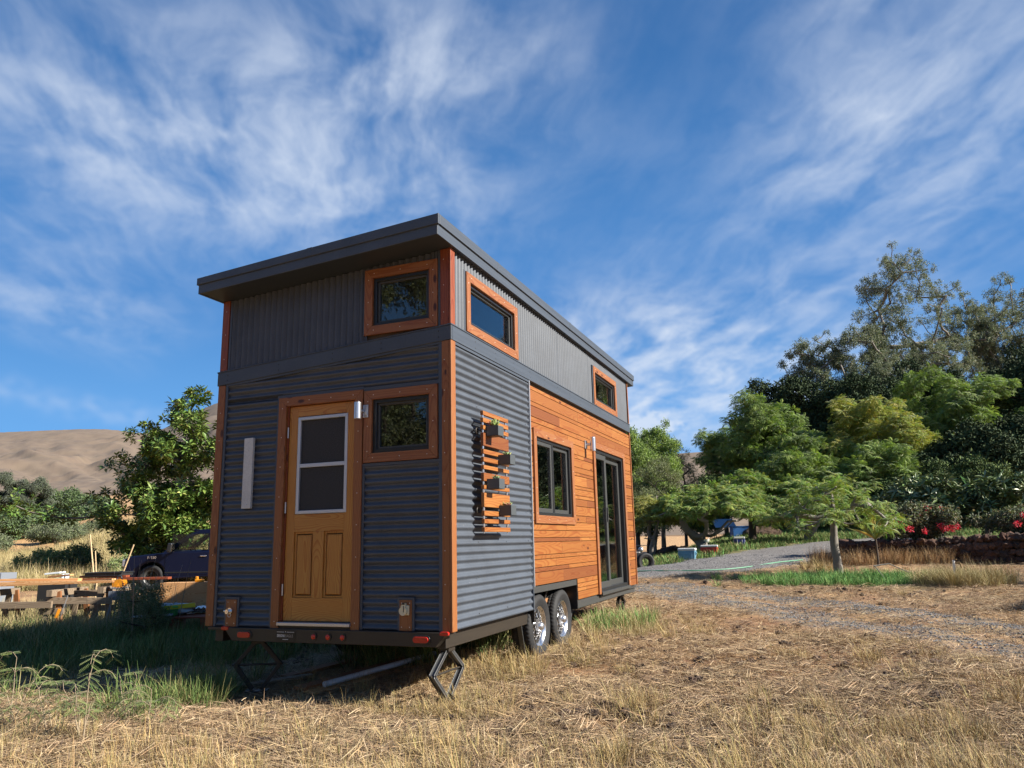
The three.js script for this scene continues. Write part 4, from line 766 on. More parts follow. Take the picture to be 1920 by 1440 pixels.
// a sprig about 1 m across (scaled per tree)
function sprigBroad(seed, n, tones, len = 0.3, w = 0.13) { const r = rngOf(seed), B = new LeafBuilder(); for (let i = 0; i < n; i++) { const a = rnd3(r).multiplyScalar(0.46 * r() ** 0.6), dir = a.clone().multiplyScalar(1.2).add(rnd3(r).multiplyScalar(0.6)).add(V(0, -0.12, 0)).normalize(); B.leaf(a, dir, rnd3(r).add(V(0, 1.0, 0)).normalize(), len * (0.7 + 0.6 * r()), w * (0.7 + 0.6 * r()), toneOf(r, tones)); } return B.build(); }
function sprigHanging(seed, n, tones, len = 0.34, w = 0.075) { const r = rngOf(seed), B = new LeafBuilder(); for (let i = 0; i < n; i++) { const a = rnd3(r).multiplyScalar(0.48 * r() ** 0.6), dir = V(0, -0.8, 0).add(rnd3(r).multiplyScalar(0.95)).normalize(); B.leaf(a, dir, rnd3(r), len * (0.7 + 0.6 * r()), w, toneOf(r, tones)); } return B.build(); }
// feather leaves: arching rachis with pairs of leaflets, in flat fans
function sprigFeather(seed, fronds, pairs, tones, len = 0.62, leaflet = 0.15) {
  const r = rngOf(seed), B = new LeafBuilder();
  for (let f = 0; f < fronds; f++) {
    const az = f / fronds * 6.283 + r() * 0.8, tone = toneOf(r, tones); let p = V(0, 0, 0), th = 0.35 - r() * 0.5;
    for (let i = 0; i < pairs; i++) {
      const d = V(Math.cos(az) * Math.cos(th), Math.sin(th), Math.sin(az) * Math.cos(th)); p = p.clone().addScaledVector(d, len / pairs); th -= 0.85 / pairs * (0.6 + 0.8 * r());
      const sd = V(-Math.sin(az), 0, Math.cos(az)), q = leaflet * Math.sin(Math.PI * (i + 1.2) / (pairs + 1.6)) + 0.03;
      for (const k of [1, -1]) B.leaf(p, sd.clone().multiplyScalar(k).addScaledVector(d, 0.45).add(V(0, -0.18 + 0.25 * (r() - 0.5), 0)).normalize(), V(0, 1, 0), q, q * 0.42 + 0.012, tone.map((v) => v * (0.9 + 0.2 * r())));
    }
  }
  return B.build();
}
function sprigWhorl(seed, n, tones, len = 0.5, w = 0.17) { const r = rngOf(seed), B = new LeafBuilder(); for (let i = 0; i < n; i++) { const az = i * 2.4 + r() * 0.5, th = 0.75 - 1.35 * (i / n) + (r() - 0.5) * 0.5, d = V(Math.cos(az) * Math.cos(th), Math.sin(th), Math.sin(az) * Math.cos(th)); B.leaf(V(0, 0.12 * (1 - i / n), 0).addScaledVector(d, 0.04), d, V(0, 1, 0).add(rnd3(r).multiplyScalar(0.3)), len * (0.75 + 0.5 * r()), w * (0.8 + 0.4 * r()), toneOf(r, tones)); } return B.build(); }

// wood: each clump is fed from the nearest wood already grown; thickness follows how much hangs on it
function growWood(base, trunk, clumps, r, { girth = 0.2, tip = 0.012, wander = 0.18, low = 0 }) {
  const nodes = trunk.map((p, i) => ({ p: p.clone(), up: i - 1, n: 0 })); const T0 = nodes.length;
  const order = clumps.map((c) => c.p).sort((a, b) => a.distanceTo(trunk[T0 - 1]) - b.distanceTo(trunk[T0 - 1]));
  for (const c of order) {
    let best = -1, bd = 1e9;
    nodes.forEach((q, i) => { if (i < Math.min(T0 - 1, 1) && T0 > 2) return; const d = q.p.distanceTo(c) + Math.max(0, q.p.y - c.y) * 1.6 + (i < T0 ? 0 : 0.05); if (d < bd) { bd = d; best = i; } });
    const from = nodes[best].p, dist = from.distanceTo(c), k = Math.max(2, Math.min(5, Math.round(dist / 0.6))); let up = best;
    const sag = V((r() - 0.5), 0.35 + 0.4 * r(), (r() - 0.5)).multiplyScalar(wander * dist);
    for (let j = 1; j <= k; j++) { const t = j / k, p = from.clone().lerp(c, t).addScaledVector(sag, -Math.sin(Math.PI * t) * 0.5).add(rnd3(r).multiplyScalar(dist * 0.03)); nodes.push({ p, up, n: 0 }); up = nodes.length - 1; }
    for (let u = up; u >= 0; u = nodes[u].up) nodes[u].n++;
  }
  const total = Math.max(1, nodes[0].n), rad = (i) => Math.max(tip, girth * Math.pow(nodes[i].n / total, 0.46)), T1 = [], L1 = [];
  nodes.forEach((q, i) => { if (q.up < 0) return; const a = nodes[q.up].p.clone().sub(base), b = q.p.clone().sub(base), g = rod(a, b, q.up < T0 && i >= T0 ? Math.min(rad(q.up), rad(i) * 1.5) : rad(q.up) * (q.up === 0 ? 1.25 : 1), rad(i), i < T0 ? 11 : 6); (i < T0 ? T1 : L1).push(g); if (i < T0 || rad(i) > 0.05) (i < T0 ? T1 : L1).push(new THREE.SphereGeometry(rad(i) * 1.0, 8, 6).translate(b.x, b.y, b.z)); });
  return [merge(T1), L1.length ? merge(L1) : null];
}
function plantTree({ name, label, category = 'tree', at, group, trunk, clumps, sprigs, mat = LM, bark, per = 40, size = 0.5, flat = 0.75, wood: wo = {}, seed = 1, shell = 0.55, tint = 0.2, tilt = 0.5 }) {
  const r = rngOf(seed * 31 + 7), [x, z] = at, y = T(x, z), base = V(x, y, z), tree = thing(name, label, category, [x, y - 0.05, z], 0, group);
  const [tg, lg] = growWood(base.clone().add(V(0, -0.05, 0)), trunk.map((q) => base.clone().add(V(...q))), clumps.map((c) => ({ p: base.clone().add(V(...c.c)) })), r, wo);
  part('trunk', tg, bark, tree); if (lg) part('limbs', lg, bark, tree);
  const S = []; for (const c of clumps) { const n = Math.round(per * (c.k ?? 1)); for (let i = 0; i < n; i++) { const d = rnd3(r), q = lerp(r() ** 0.33, 1, shell * r()), R = Array.isArray(c.r) ? c.r : [c.r, c.r * flat, c.r]; S.push([c.c[0] + d.x * q * R[0], c.c[1] + d.y * q * R[1], c.c[2] + d.z * q * R[2], d]); } }
  sprigs.forEach((g, k) => {
    const mine = S.filter((_, i) => i % sprigs.length === k), m = new THREE.InstancedMesh(g, mat, mine.length);
    mine.forEach(([X, Y, Z, d], i) => { tmpE.set((r() - 0.5) * 2 * tilt + d.z * 0.4, r() * 6.283, (r() - 0.5) * 2 * tilt - d.x * 0.4); const sc = size * (0.65 + 0.7 * r()); tmpM.compose(tmpP.set(X, Y + 0.05, Z), tmpQ.setFromEuler(tmpE), tmpS.set(sc, sc, sc)); m.setMatrixAt(i, tmpM); const q = 1 + (r() - 0.5) * 2 * tint; m.setColorAt(i, new THREE.Color().setRGB(q * (1 + 0.12 * (r() - 0.5)), q, q)); });
    shade(m); m.name = 'crown'; m.userData.kind = 'stuff'; tree.add(m);
  });
  return tree;
}
// clumps spread through a crown volume
function crown(seed, n, { c, r: R, size, shape = 'round', gap = 0.55 }) {
  const r = rngOf(seed), out = []; let tries = 0;
  while (out.length < n && tries++ < n * 60) {
    let p;
    if (shape === 'umbrella') { const a = r() * 6.283, q = Math.sqrt(r()); p = V(Math.cos(a) * q * R[0], R[1] * (0.55 * (1 - q * q * 1.5) + 0.35 * (r() - 0.5)), Math.sin(a) * q * R[2]); }
    else if (shape === 'tall') { const a = r() * 6.283, t = r() * 2 - 1, w = Math.sqrt(Math.max(0, 1 - Math.abs(t) ** 2.2)) * (0.6 + 0.4 * r()); p = V(Math.cos(a) * w * R[0], t * R[1], Math.sin(a) * w * R[2]); }
    else { const d = rnd3(r), q = (0.45 + 0.55 * Math.sqrt(r())) * (0.88 + 0.3 * n3(d.x * 1.6 + seed, d.y * 1.6, d.z * 1.6)); p = V(d.x * q * R[0], d.y * q * R[1], d.z * q * R[2]); }
    const loose = r() < 0.2; if (loose) p.multiplyScalar(1.16); const s = size * (0.7 + 0.6 * r()) * (loose ? 0.55 : 1);
    if (out.some((o) => V(...o.c).sub(V(c[0] + p.x, c[1] + p.y, c[2] + p.z)).length() < (o.s + s) * gap)) continue;
    out.push({ c: [c[0] + p.x, c[1] + p.y, c[2] + p.z], r: s, s, k: (s / size) ** 2 });
  }
  return out;
}
const barks = { grey: std({ color: lin(0.30, 0.26, 0.22), roughness: 0.9, map: gritTex }), brown: std({ color: lin(0.15, 0.11, 0.08), roughness: 0.95, map: gritTex }), pale: std({ color: lin(0.42, 0.38, 0.33), roughness: 0.85, map: gritTex }) };
const tonesJac = [[0.18, 0.27, 0.04], [0.235, 0.33, 0.05], [0.13, 0.215, 0.032]], tonesYel = [[0.30, 0.30, 0.035], [0.24, 0.275, 0.035], [0.36, 0.33, 0.05]], tonesEuc = [[0.10, 0.135, 0.065], [0.14, 0.175, 0.09], [0.07, 0.10, 0.045], [0.18, 0.19, 0.085]], tonesDark = [[0.035, 0.06, 0.02], [0.05, 0.08, 0.028], [0.026, 0.045, 0.016]], tonesFlame = [[0.13, 0.235, 0.03], [0.18, 0.275, 0.035], [0.25, 0.295, 0.035]], tonesOlive = [[0.13, 0.16, 0.045], [0.17, 0.19, 0.06], [0.10, 0.125, 0.04]];
const SP = {
  jac: [1, 2, 3].map((k) => sprigFeather(k, 6, 7, tonesJac)), yel: [4, 5, 6].map((k) => sprigFeather(k, 6, 7, [...tonesYel, tonesJac[1]])), flame: [7, 8, 9].map((k) => sprigFeather(k, 6, 9, tonesFlame, 0.62, 0.13)), flameYellow: [7, 8, 9].map((k) => sprigFeather(k + 20, 6, 8, tonesYel, 0.62, 0.13)),
  euc: [1, 2, 3].map((k) => sprigHanging(k, 34, tonesEuc, 0.28, 0.08)), dark: [1, 2].map((k) => sprigBroad(k, 26, tonesDark, 0.3, 0.15)), broad: [5, 6].map((k) => sprigBroad(k, 24, tonesJac, 0.26, 0.12)), olive: [8, 9].map((k) => sprigBroad(k, 26, tonesOlive, 0.2, 0.08)),
};
const treeline = 'trees of the belt behind the lawn';
const standTree = (name, label, s, d, yTop, yLow, rad, sprigs, bark, o = {}) => {
  const at = site(s, d), y = T(...at), hTop = yTop - y, hLow = Math.max(0.6, yLow - y), c = [o.dx ?? 0, (hTop + hLow) / 2, 0], R = [rad, (hTop - hLow) / 2, (o.deep ?? rad)];
  const lean = o.lean ?? 0.2, fork = hLow * 0.8 + 0.2 * hTop;
  return plantTree({ name, label, at, group: o.group, seed: o.seed ?? Math.round(s * 10 + d), sprigs, bark, trunk: [[0, 0, 0], [lean * 0.2, fork * 0.4, 0.1], [lean * 0.6, fork * 0.75, -0.1], [lean, fork, 0], [lean * 1.2 + (o.dx ?? 0) * 0.5, lerp(fork, hTop, 0.35), 0.1]], clumps: crown(o.seed ?? Math.round(s * 7 + d), o.n ?? 26, { c, r: R, size: o.clump ?? rad * 0.34, shape: o.shape ?? 'round', gap: o.gap ?? 0.5 }), per: o.per ?? 55, size: o.size ?? 0.75, wood: { girth: o.girth ?? 0.22, tip: o.tip ?? 0.02 }, flat: o.flat ?? 0.8, shell: o.shell ?? 0.5, tint: o.tint ?? 0.2, tilt: o.tilt ?? 0.5, mat: o.mat });
};
// tall eucalyptus
standTree('eucalyptus_tree', 'tallest grey-green eucalyptus of the tree belt, open crown against the sky', 33.6, 62, 24.6, 9.5, 4.0, SP.euc, barks.pale, { n: 110, clump: 0.85, shape: 'tall', per: 22, size: 0.55, girth: 0.32, gap: 0.52, seed: 3 });
standTree('eucalyptus_tree', 'slim eucalyptus next to the tallest one, olive crown', 39.6, 64, 20.6, 8, 2.6, SP.euc, barks.pale, { n: 60, clump: 0.75, shape: 'tall', per: 22, size: 0.55, girth: 0.24, gap: 0.42, seed: 4 });
standTree('eucalyptus_tree', 'lowest eucalyptus at the end of the row towards the house', 23.6, 60, 16.6, 7, 1.9, SP.euc, barks.pale, { n: 48, clump: 0.65, shape: 'tall', per: 22, size: 0.55, girth: 0.2, gap: 0.42, seed: 5 });
standTree('eucalyptus_tree', 'bushy eucalyptus between the lowest and the tallest one', 27.4, 58, 17.0, 7, 2.7, SP.euc, barks.pale, { n: 76, clump: 0.75, shape: 'tall', per: 22, size: 0.55, girth: 0.24, gap: 0.42, seed: 6 });
standTree('eucalyptus_tree', 'tall eucalyptus with thin top beyond the slim one', 45.0, 66, 23.9, 9, 3.2, SP.euc, barks.pale, { n: 76, clump: 0.8, shape: 'tall', per: 22, size: 0.55, girth: 0.28, gap: 0.42, seed: 7 });
standTree('eucalyptus_tree', 'outermost eucalyptus of the row, away from the house', 50.5, 62, 23.5, 9, 3.8, SP.euc, barks.pale, { n: 80, clump: 0.85, shape: 'tall', per: 22, size: 0.55, girth: 0.28, gap: 0.42, seed: 8 });
// dark evergreens that close the belt
for (const [s, d, top, low, rad, label] of [[20.2, 57, 12.9, 3, 3.0, 'dark evergreen behind the tall green jacaranda'], [24.2, 52, 12.6, 3, 3.6, 'dark evergreen behind the yellowing jacaranda'], [29.4, 53, 13.4, 3, 3.3, 'dark evergreen below the tallest eucalyptus'], [31.6, 45, 12.6, 1.8, 3.4, 'black-green evergreen at the outer end of the belt'], [36.4, 50, 14.5, 2, 4, 'broad dark evergreen beyond the black-green one'], [23.6, 39, 6.6, 1.2, 2.6, 'low dark thicket tree behind the plumeria'], [17.2, 49, 8.0, 1.5, 2.6, 'dark evergreen between the two jacarandas'], [28.6, 41, 7.4, 1.2, 2.8, 'round dark thicket tree at the end of the rock wall']])
  standTree('dark_evergreen', label, s, d, top, low, rad, SP.dark, barks.brown, { n: 60, per: 56, size: 0.6, clump: rad * 0.28, gap: 0.4, mat: LMdark, group: treeline, seed: Math.round(s * 3) });
// feathery jacarandas
standTree('jacaranda_tree', 'tall bright green jacaranda above the coolers', 15.2, 46, 9.7, 2.4, 3.1, SP.jac, barks.grey, { n: 90, clump: 0.72, per: 46, size: 0.55, flat: 0.85, gap: 0.46, seed: 12, girth: 0.2, tilt: 0.8, shell: 0.15 });
standTree('jacaranda_tree', 'yellowing round jacaranda in front of the dark thicket', 20.2, 42, 8.7, 2.6, 3.2, SP.yel, barks.grey, { n: 95, clump: 0.72, per: 46, size: 0.55, flat: 0.85, gap: 0.46, seed: 14, girth: 0.2, tilt: 0.8, shell: 0.15 });
standTree('jacaranda_tree', 'loose green jacaranda beside the yellowing one, above the plumeria', 26.4, 45, 11.2, 4.0, 3.2, SP.jac, barks.grey, { n: 85, clump: 0.7, per: 42, size: 0.55, flat: 0.85, gap: 0.46, seed: 15, girth: 0.18, tilt: 0.8, shell: 0.15 });
standTree('jacaranda_tree', 'small leafy jacaranda between the tall and the yellowing one', 16.9, 43, 7.0, 2.2, 1.4, SP.jac, barks.grey, { n: 40, clump: 0.6, per: 40, size: 0.5, flat: 0.85, gap: 0.46, seed: 16, girth: 0.12, tilt: 0.8, shell: 0.15 });
standTree('jacaranda_tree', 'slender jacaranda with layered top, house side of the tall one', 13.1, 48, 8.9, 2.6, 1.5, SP.jac, barks.grey, { n: 36, clump: 0.6, per: 38, size: 0.5, flat: 0.85, gap: 0.46, seed: 17, girth: 0.12, tilt: 0.8, shell: 0.15 });
standTree('jacaranda_tree', 'green jacaranda leaning over the dirt heap in front of the tall one', 14.6, 40, 6.6, 2.0, 1.9, SP.jac, barks.grey, { n: 50, clump: 0.6, per: 40, size: 0.5, flat: 0.85, gap: 0.46, seed: 18, girth: 0.12, tilt: 0.8, shell: 0.15 });
standTree('jacaranda_tree', 'green jacaranda below the yellowing one, above the red flowers', 18.2, 38.5, 5.6, 1.8, 2.0, SP.jac, barks.grey, { n: 50, clump: 0.6, per: 40, size: 0.5, flat: 0.85, gap: 0.46, seed: 19, girth: 0.12, tilt: 0.8, shell: 0.15 });
standTree('jacaranda_tree', 'pale jacaranda at the outer end of the belt, beyond the loose one', 31.0, 43, 8.6, 2.6, 2.2, SP.jac, barks.grey, { n: 50, clump: 0.65, per: 40, size: 0.5, flat: 0.85, gap: 0.46, seed: 20, girth: 0.12, tilt: 0.8, shell: 0.15 });
standTree('eucalyptus_tree', 'short eucalyptus joining the lowest and the bushy one', 25.2, 59, 16.4, 6, 2.4, SP.euc, barks.pale, { n: 60, clump: 0.75, shape: 'tall', per: 22, size: 0.55, girth: 0.2, gap: 0.42, seed: 31 });
standTree('eucalyptus_tree', 'dense eucalyptus filling below the tallest one', 31.2, 60, 18.2, 6, 2.8, SP.euc, barks.pale, { n: 70, clump: 0.8, shape: 'tall', per: 22, size: 0.55, girth: 0.22, gap: 0.42, seed: 32 });
standTree('eucalyptus_tree', 'eucalyptus between the slim and the thin-topped one', 42.2, 63, 19.8, 7, 2.8, SP.euc, barks.pale, { n: 70, clump: 0.8, shape: 'tall', per: 22, size: 0.55, girth: 0.22, gap: 0.42, seed: 33 });
standTree('dark_evergreen', 'dark evergreen under the lowest eucalyptus', 21.6, 55, 13.2, 3, 2.6, SP.dark, barks.brown, { n: 50, per: 56, size: 0.6, clump: 0.75, gap: 0.42, mat: LMdark, group: treeline, seed: 91 });
// bushier trees next to the house end
standTree('leafy_tree', 'bright green leafy tree just past the house end', 10.3, 54, 9.6, 2.5, 1.9, SP.broad, barks.grey, { n: 50, clump: 0.6, per: 50, size: 0.5, gap: 0.4, seed: 21, girth: 0.15 });
standTree('leafy_tree', 'tall leafy tree half hidden by the house end', 8.2, 52, 9.0, 2.0, 1.7, SP.broad, barks.grey, { n: 46, clump: 0.6, per: 50, size: 0.5, gap: 0.4, seed: 22, girth: 0.15 });
standTree('leafy_tree', 'thin olive twiggy tree behind the low flame tree', 7.7, 43, 5.9, 1.2, 1.9, SP.olive, barks.grey, { n: 46, clump: 0.5, per: 34, size: 0.42, gap: 0.42, seed: 23, girth: 0.1 });
standTree('leafy_tree', 'brownish bare-tipped tree in the gap of the belt', 13.2, 60, 8.4, 2.5, 1.8, SP.olive, barks.brown, { n: 34, clump: 0.55, per: 24, size: 0.45, gap: 0.42, seed: 24, girth: 0.12 });
const thicket = [61, 62].map((k) => sprigBroad(k, 26, [[0.05, 0.085, 0.022], [0.075, 0.12, 0.03], [0.035, 0.06, 0.018], [0.10, 0.14, 0.035]], 0.26, 0.12));
for (const [s, d, top, rad, label] of [[10.4, 43, 4.4, 1.7, 'dark shrubby tree behind the umbrella-shaped flame tree'], [14.4, 41, 4.8, 1.8, 'dark shrubby tree behind the blue bin'], [18.6, 37.5, 4.2, 1.7, 'dark shrubby tree behind the red flowers'], [8.2, 48, 4.6, 1.9, 'dark shrubby tree past the house end'], [21.4, 36, 4.6, 1.9, 'dark shrubby tree behind the plumeria']])
  standTree('shrubby_tree', label, s, d, top, 1.4, rad, thicket, barks.brown, { n: 34, per: 44, size: 0.46, clump: rad * 0.3, gap: 0.45, mat: LMdark, group: 'dark shrubby trees along the lawn edge', seed: Math.round(s * 5), girth: 0.12 });

// flat-topped flame trees
function flameTree(label, s, d, yTop, rad, yLow, o = {}) {
  const at = site(s, d), y = T(...at), H = yTop - y, low = yLow - y, r = rngOf(o.seed ?? 5);
  const cl = crown(o.seed ?? 5, o.n ?? 34, { c: [o.dx ?? 0, (H + low) / 2 - 0.1, 0], r: [rad, (H - low) * 0.75, rad * 0.95], size: o.clump ?? rad * 0.2, shape: 'umbrella', gap: 0.6 });
  if (!o.trunk) for (let i = 0; i < 6; i++) { const a = i * 1.047 + 0.4, q = 0.42 + 0.12 * r(); cl.push({ c: [Math.cos(a) * rad * q + (o.dx ?? 0) * 0.6, lerp(low, H, 0.12) - 0.05, Math.sin(a) * rad * q], r: 0.1, s: 0.1, k: 0 }, { c: [Math.cos(a) * rad * q * 0.45 + (o.dx ?? 0) * 0.3, low * 0.55 + 0.1, Math.sin(a) * rad * q * 0.45], r: 0.1, s: 0.1, k: 0 }); }
  return plantTree({ name: 'flame_tree', label, at, seed: o.seed ?? 5, sprigs: o.sprigs ?? SP.flame, bark: o.bark ?? barks.pale, trunk: o.trunk ?? [[0, 0, 0], [0.02, 0.12, 0], [0.03, 0.25, 0]], clumps: cl, per: o.per ?? 30, size: o.size ?? 0.62, flat: 0.62, shell: 0.15, tilt: 0.5, wood: { girth: o.girth ?? 0.15, tip: 0.012, wander: o.wander ?? 0.3 }, tint: 0.18, group: o.group });
}
flameTree('umbrella-shaped flame tree forking low behind the red cooler', 7.35, 30.6, 3.4, 2.15, 1.75, { seed: 71, n: 80, clump: 0.34, per: 34, size: 0.36, dx: 0.4, girth: 0.2 });
flameTree('small yellowing flame tree beside the house end', 5.45, 31.5, 3.0, 1.1, 1.9, { seed: 72, n: 30, clump: 0.3, per: 30, size: 0.34, sprigs: SP.flameYellow, girth: 0.1 });
flameTree('small spreading flame tree with bare grey trunk before the rock wall', 7.25, 17.6, 2.62, 1.42, 1.15, { seed: 73, n: 44, clump: 0.24, per: 8, size: 0.27, trunk: [[0, 0, 0], [0.0, 0.3, 0.02], [-0.03, 0.6, 0], [-0.02, 0.82, 0]], girth: 0.09, wander: 0.22 });
flameTree('dense green flame tree behind the small spreading one', 12.4, 33, 3.7, 1.7, 1.8, { seed: 74, n: 50, clump: 0.34, per: 30, size: 0.38, girth: 0.14 });
flameTree('flame tree with dark straight trunk above the dirt heap', 10.4, 34, 4.1, 1.7, 2.3, { seed: 75, n: 44, clump: 0.4, per: 30, size: 0.42, trunk: [[0, 0, 0], [0.02, 0.5, 0], [0.05, 1.1, 0]], bark: barks.brown, girth: 0.16 });

// plumeria and bougainvillea on top of the wall
const plumTones = [[0.11, 0.17, 0.05], [0.16, 0.21, 0.08], [0.085, 0.13, 0.04], [0.22, 0.25, 0.12]];
const plumSprigs = [1, 2, 3].map((k) => sprigWhorl(k, 9, plumTones, 0.5, 0.15));
for (const [s, d, rad, yTop, label] of [[12.7, 23.2, 1.35, 3.0, 'glossy plumeria bush on the rock wall, house side'], [14.3, 22.3, 1.5, 2.95, 'glossy plumeria bush on the rock wall, outer one'], [16.6, 21.8, 1.0, 1.9, 'glossy plumeria bush past the visible end of the rock wall']]) {
  const at = site(s, d), y = T(...at), H = yTop - y;
  plantTree({ name: 'plumeria_bush', label, category: 'bush', at, seed: Math.round(s * 9), sprigs: plumSprigs, mat: LMglossy, bark: barks.grey, trunk: [[0, 0, 0], [0.05, 0.3, 0], [0.02, 0.6, 0.05]], clumps: crown(Math.round(s * 4), 40, { c: [0, H * 0.66, 0], r: [rad, H * 0.36, rad * 0.9], size: 0.27, gap: 0.45 }), per: 20, size: 0.42, wood: { girth: 0.09, tip: 0.016 }, tint: 0.25 });
}
const bougSprigs = [31, 32].map((k) => sprigBroad(k, 28, [[0.10, 0.13, 0.045], [0.14, 0.15, 0.06], [0.075, 0.095, 0.035], [0.17, 0.13, 0.06]], 0.24, 0.13));
const redSprig = sprigBroad(39, 16, [[0.62, 0.02, 0.045], [0.70, 0.03, 0.03], [0.5, 0.015, 0.05]], 0.3, 0.2);
for (const [s, d, rad, yTop, label, red] of [[10.6, 20.7, 1.05, 2.0, 'bougainvillea bush with scarlet flowers spilling over the rock wall', [[0.25, 0.92, 0.55], [-0.02, 0.70, 0.6], [0.62, 0.86, 0.5], [-0.35, 0.30, 0.85], [0.0, 0.20, 0.92], [0.42, 0.36, 0.9], [0.55, 0.27, 0.92], [0.72, 0.27, 0.9], [0.85, 0.3, 0.85], [-0.55, 0.42, 0.7]]], [13.0, 19.6, 0.95, 1.85, 'bougainvillea bush with few red flowers at the outer wall', [[-0.3, 0.75, 0.55], [-0.55, 0.45, 0.6], [0.1, 0.3, 0.75], [0.5, 0.4, 0.6]]]]) {
  const [x, z] = site(s, d), g0 = 1.15, H = yTop - g0, y = T(x, z), lift = g0 - y;
  const b = plantTree({ name: 'bougainvillea_bush', label, category: 'bush', at: [x, z], seed: Math.round(s * 11), sprigs: bougSprigs, bark: barks.brown, trunk: [[0, lift * 0.2, 0], [0.05, lift + 0.05, 0], [0.02, lift + 0.2, 0.05]], clumps: crown(Math.round(s * 4), 30, { c: [0, lift + H * 0.5, 0], r: [rad, H * 0.5, 0.55], size: 0.22, gap: 0.42 }), per: 26, size: 0.3, wood: { girth: 0.05, tip: 0.008 } });
  const m = new THREE.InstancedMesh(redSprig, LM, red.length * 4), r = rngOf(Math.round(s * 100)); let k = 0;
  for (const [u, v, w] of red) for (let i = 0; i < 4; i++) { const dx = u + (r() - 0.5) * 0.12, sx = dx * RIGHT[0] - w * 0.75 * AHEAD[0], sz = dx * RIGHT[1] - w * 0.75 * AHEAD[1]; tmpE.set(r() * 6, r() * 6, r() * 6); const sc = 0.11 + 0.07 * r(); tmpM.compose(tmpP.set(sx, lift + v * H * 1.0 + (r() - 0.5) * 0.06 + 0.05, sz), tmpQ.setFromEuler(tmpE), tmpS.set(sc, sc, sc)); m.setMatrixAt(k++, tmpM); }
  m.name = 'flowers'; m.userData.kind = 'stuff'; shade(m); b.add(m);
}
{ // cordyline with yellow blades and a banana clump
  const r = rngOf(8), B = new LeafBuilder(); for (let i = 0; i < 30; i++) { const az = r() * 6.28, th = 0.5 + r() * 0.9, d = V(Math.cos(az) * Math.cos(th), Math.sin(th), Math.sin(az) * Math.cos(th)); B.leaf(V(0, 0.1, 0), d, V(0, 1, 0), 0.5 + r() * 0.4, 0.07, toneOf(r, i % 3 ? [[0.2, 0.24, 0.05], [0.12, 0.18, 0.04]] : [[0.5, 0.38, 0.08]])); }
  const [x, z] = site(9.1, 19.6), g = thing('cordyline_plant', 'yellow-striped cordyline leaning over the rock wall end', 'plant', [x, 1.05, z]); part('leaves', B.build(), LM, g).userData.kind = 'stuff'; part('stem', rod(V(0, -0.7, 0), V(0, 0.15, 0), 0.03, 0.02), barks.brown, g);
  const C = new LeafBuilder(); for (let i = 0; i < 9; i++) { const az = i * 0.75 + r(), th = 0.45 + r() * 0.7, d = V(Math.cos(az) * Math.cos(th), Math.sin(th), Math.sin(az) * Math.cos(th)); C.leaf(V(0, 1.2, 0), d, V(0, 1, 0), 1.5 + r() * 0.5, 0.42, toneOf(r, [[0.06, 0.15, 0.05], [0.08, 0.18, 0.06]])); }
  const [X, Z] = site(18.3, 30), h = thing('banana_plant', 'broad-leaved banana plant in the dark thicket', 'plant', [X, T(X, Z), Z]); part('leaves', C.build(), LM, h).userData.kind = 'stuff'; part('stem', rod(V(0, -0.1, 0), V(0, 1.3, 0), 0.12, 0.08), barks.brown, h);
}

// left side: the big-leaved tree behind the truck, bushes, and far growth on the slopes
const gumTones = [[0.085, 0.15, 0.03], [0.12, 0.19, 0.04], [0.06, 0.11, 0.022], [0.17, 0.24, 0.05], [0.24, 0.24, 0.07]];
const gumSprigs = [1, 2, 3, 4].map((k) => sprigWhorl(k + 10, 12, gumTones, 0.52, 0.2));
{
  const at = site(-13.2, 30), y = T(...at);
  const arms = [[-4.3, 3.0, 1.2, 0.75], [-3.7, 2.6, 0.6, 0.6], [-3.0, 3.0, 0, 0.8], [-1.7, 4.6, 0.4, 0.6], [-1.5, 5.5, -0.3, 0.65], [-0.9, 5.8, 0.5, 0.6], [0.1, 6.4, 0.2, 0.6], [0.9, 6.7, 0.4, 0.6], [1.5, 6.2, -0.4, 0.8], [0.55, 7.3, 0.2, 0.3], [1.5, 7.25, 0.6, 0.35]];
  plantTree({ name: 'broadleaf_tree', label: 'big-leaved green tree behind the dark pickup truck', at, seed: 61, sprigs: gumSprigs, mat: LMglossy, bark: barks.grey, trunk: [[0, 0, 0], [0.1, 0.8, 0], [0.2, 1.6, 0.1], [0.3, 2.6, 0]], clumps: [...crown(62, 54, { c: [0.5, 4.0, 0], r: [2.8, 2.5, 2.3], size: 0.55, gap: 0.55 }), ...crown(63, 24, { c: [-0.4, 2.0, 0.4], r: [2.1, 1.2, 1.6], size: 0.5, gap: 0.55 }), ...arms.map(([a, b, c, q]) => ({ c: [a * RIGHT[0] - c, b, a * RIGHT[1] + c], r: q, s: q, k: q }))], per: 34, size: 0.44, wood: { girth: 0.2, tip: 0.02 }, shell: 0.3, tint: 0.25 });
}
const bushOf = (name, label, s, d, rad, yTop, sprigs, n, size, group, o = {}) => { const at = site(s, d), y = T(...at), H = Math.max(0.5, yTop - y); plantTree({ name, label, category: o.category ?? 'bush', at, group, seed: Math.round(s * 3 + d), sprigs, bark: o.bark ?? barks.brown, trunk: [[0, 0, 0], [0.02, H * 0.15, 0], [0, H * 0.3, 0]], clumps: crown(Math.round(Math.abs(s) * 5 + d), n, { c: [0, H * (o.lift ?? 0.55), 0], r: [rad, H * (o.tall ?? 0.42), rad * 0.9], size: rad * 0.3, gap: 0.42, shape: o.shape ?? 'round' }), per: o.per ?? 30, size, wood: { girth: o.girth ?? 0.05, tip: 0.01 }, flat: o.flat ?? 0.8 }); };
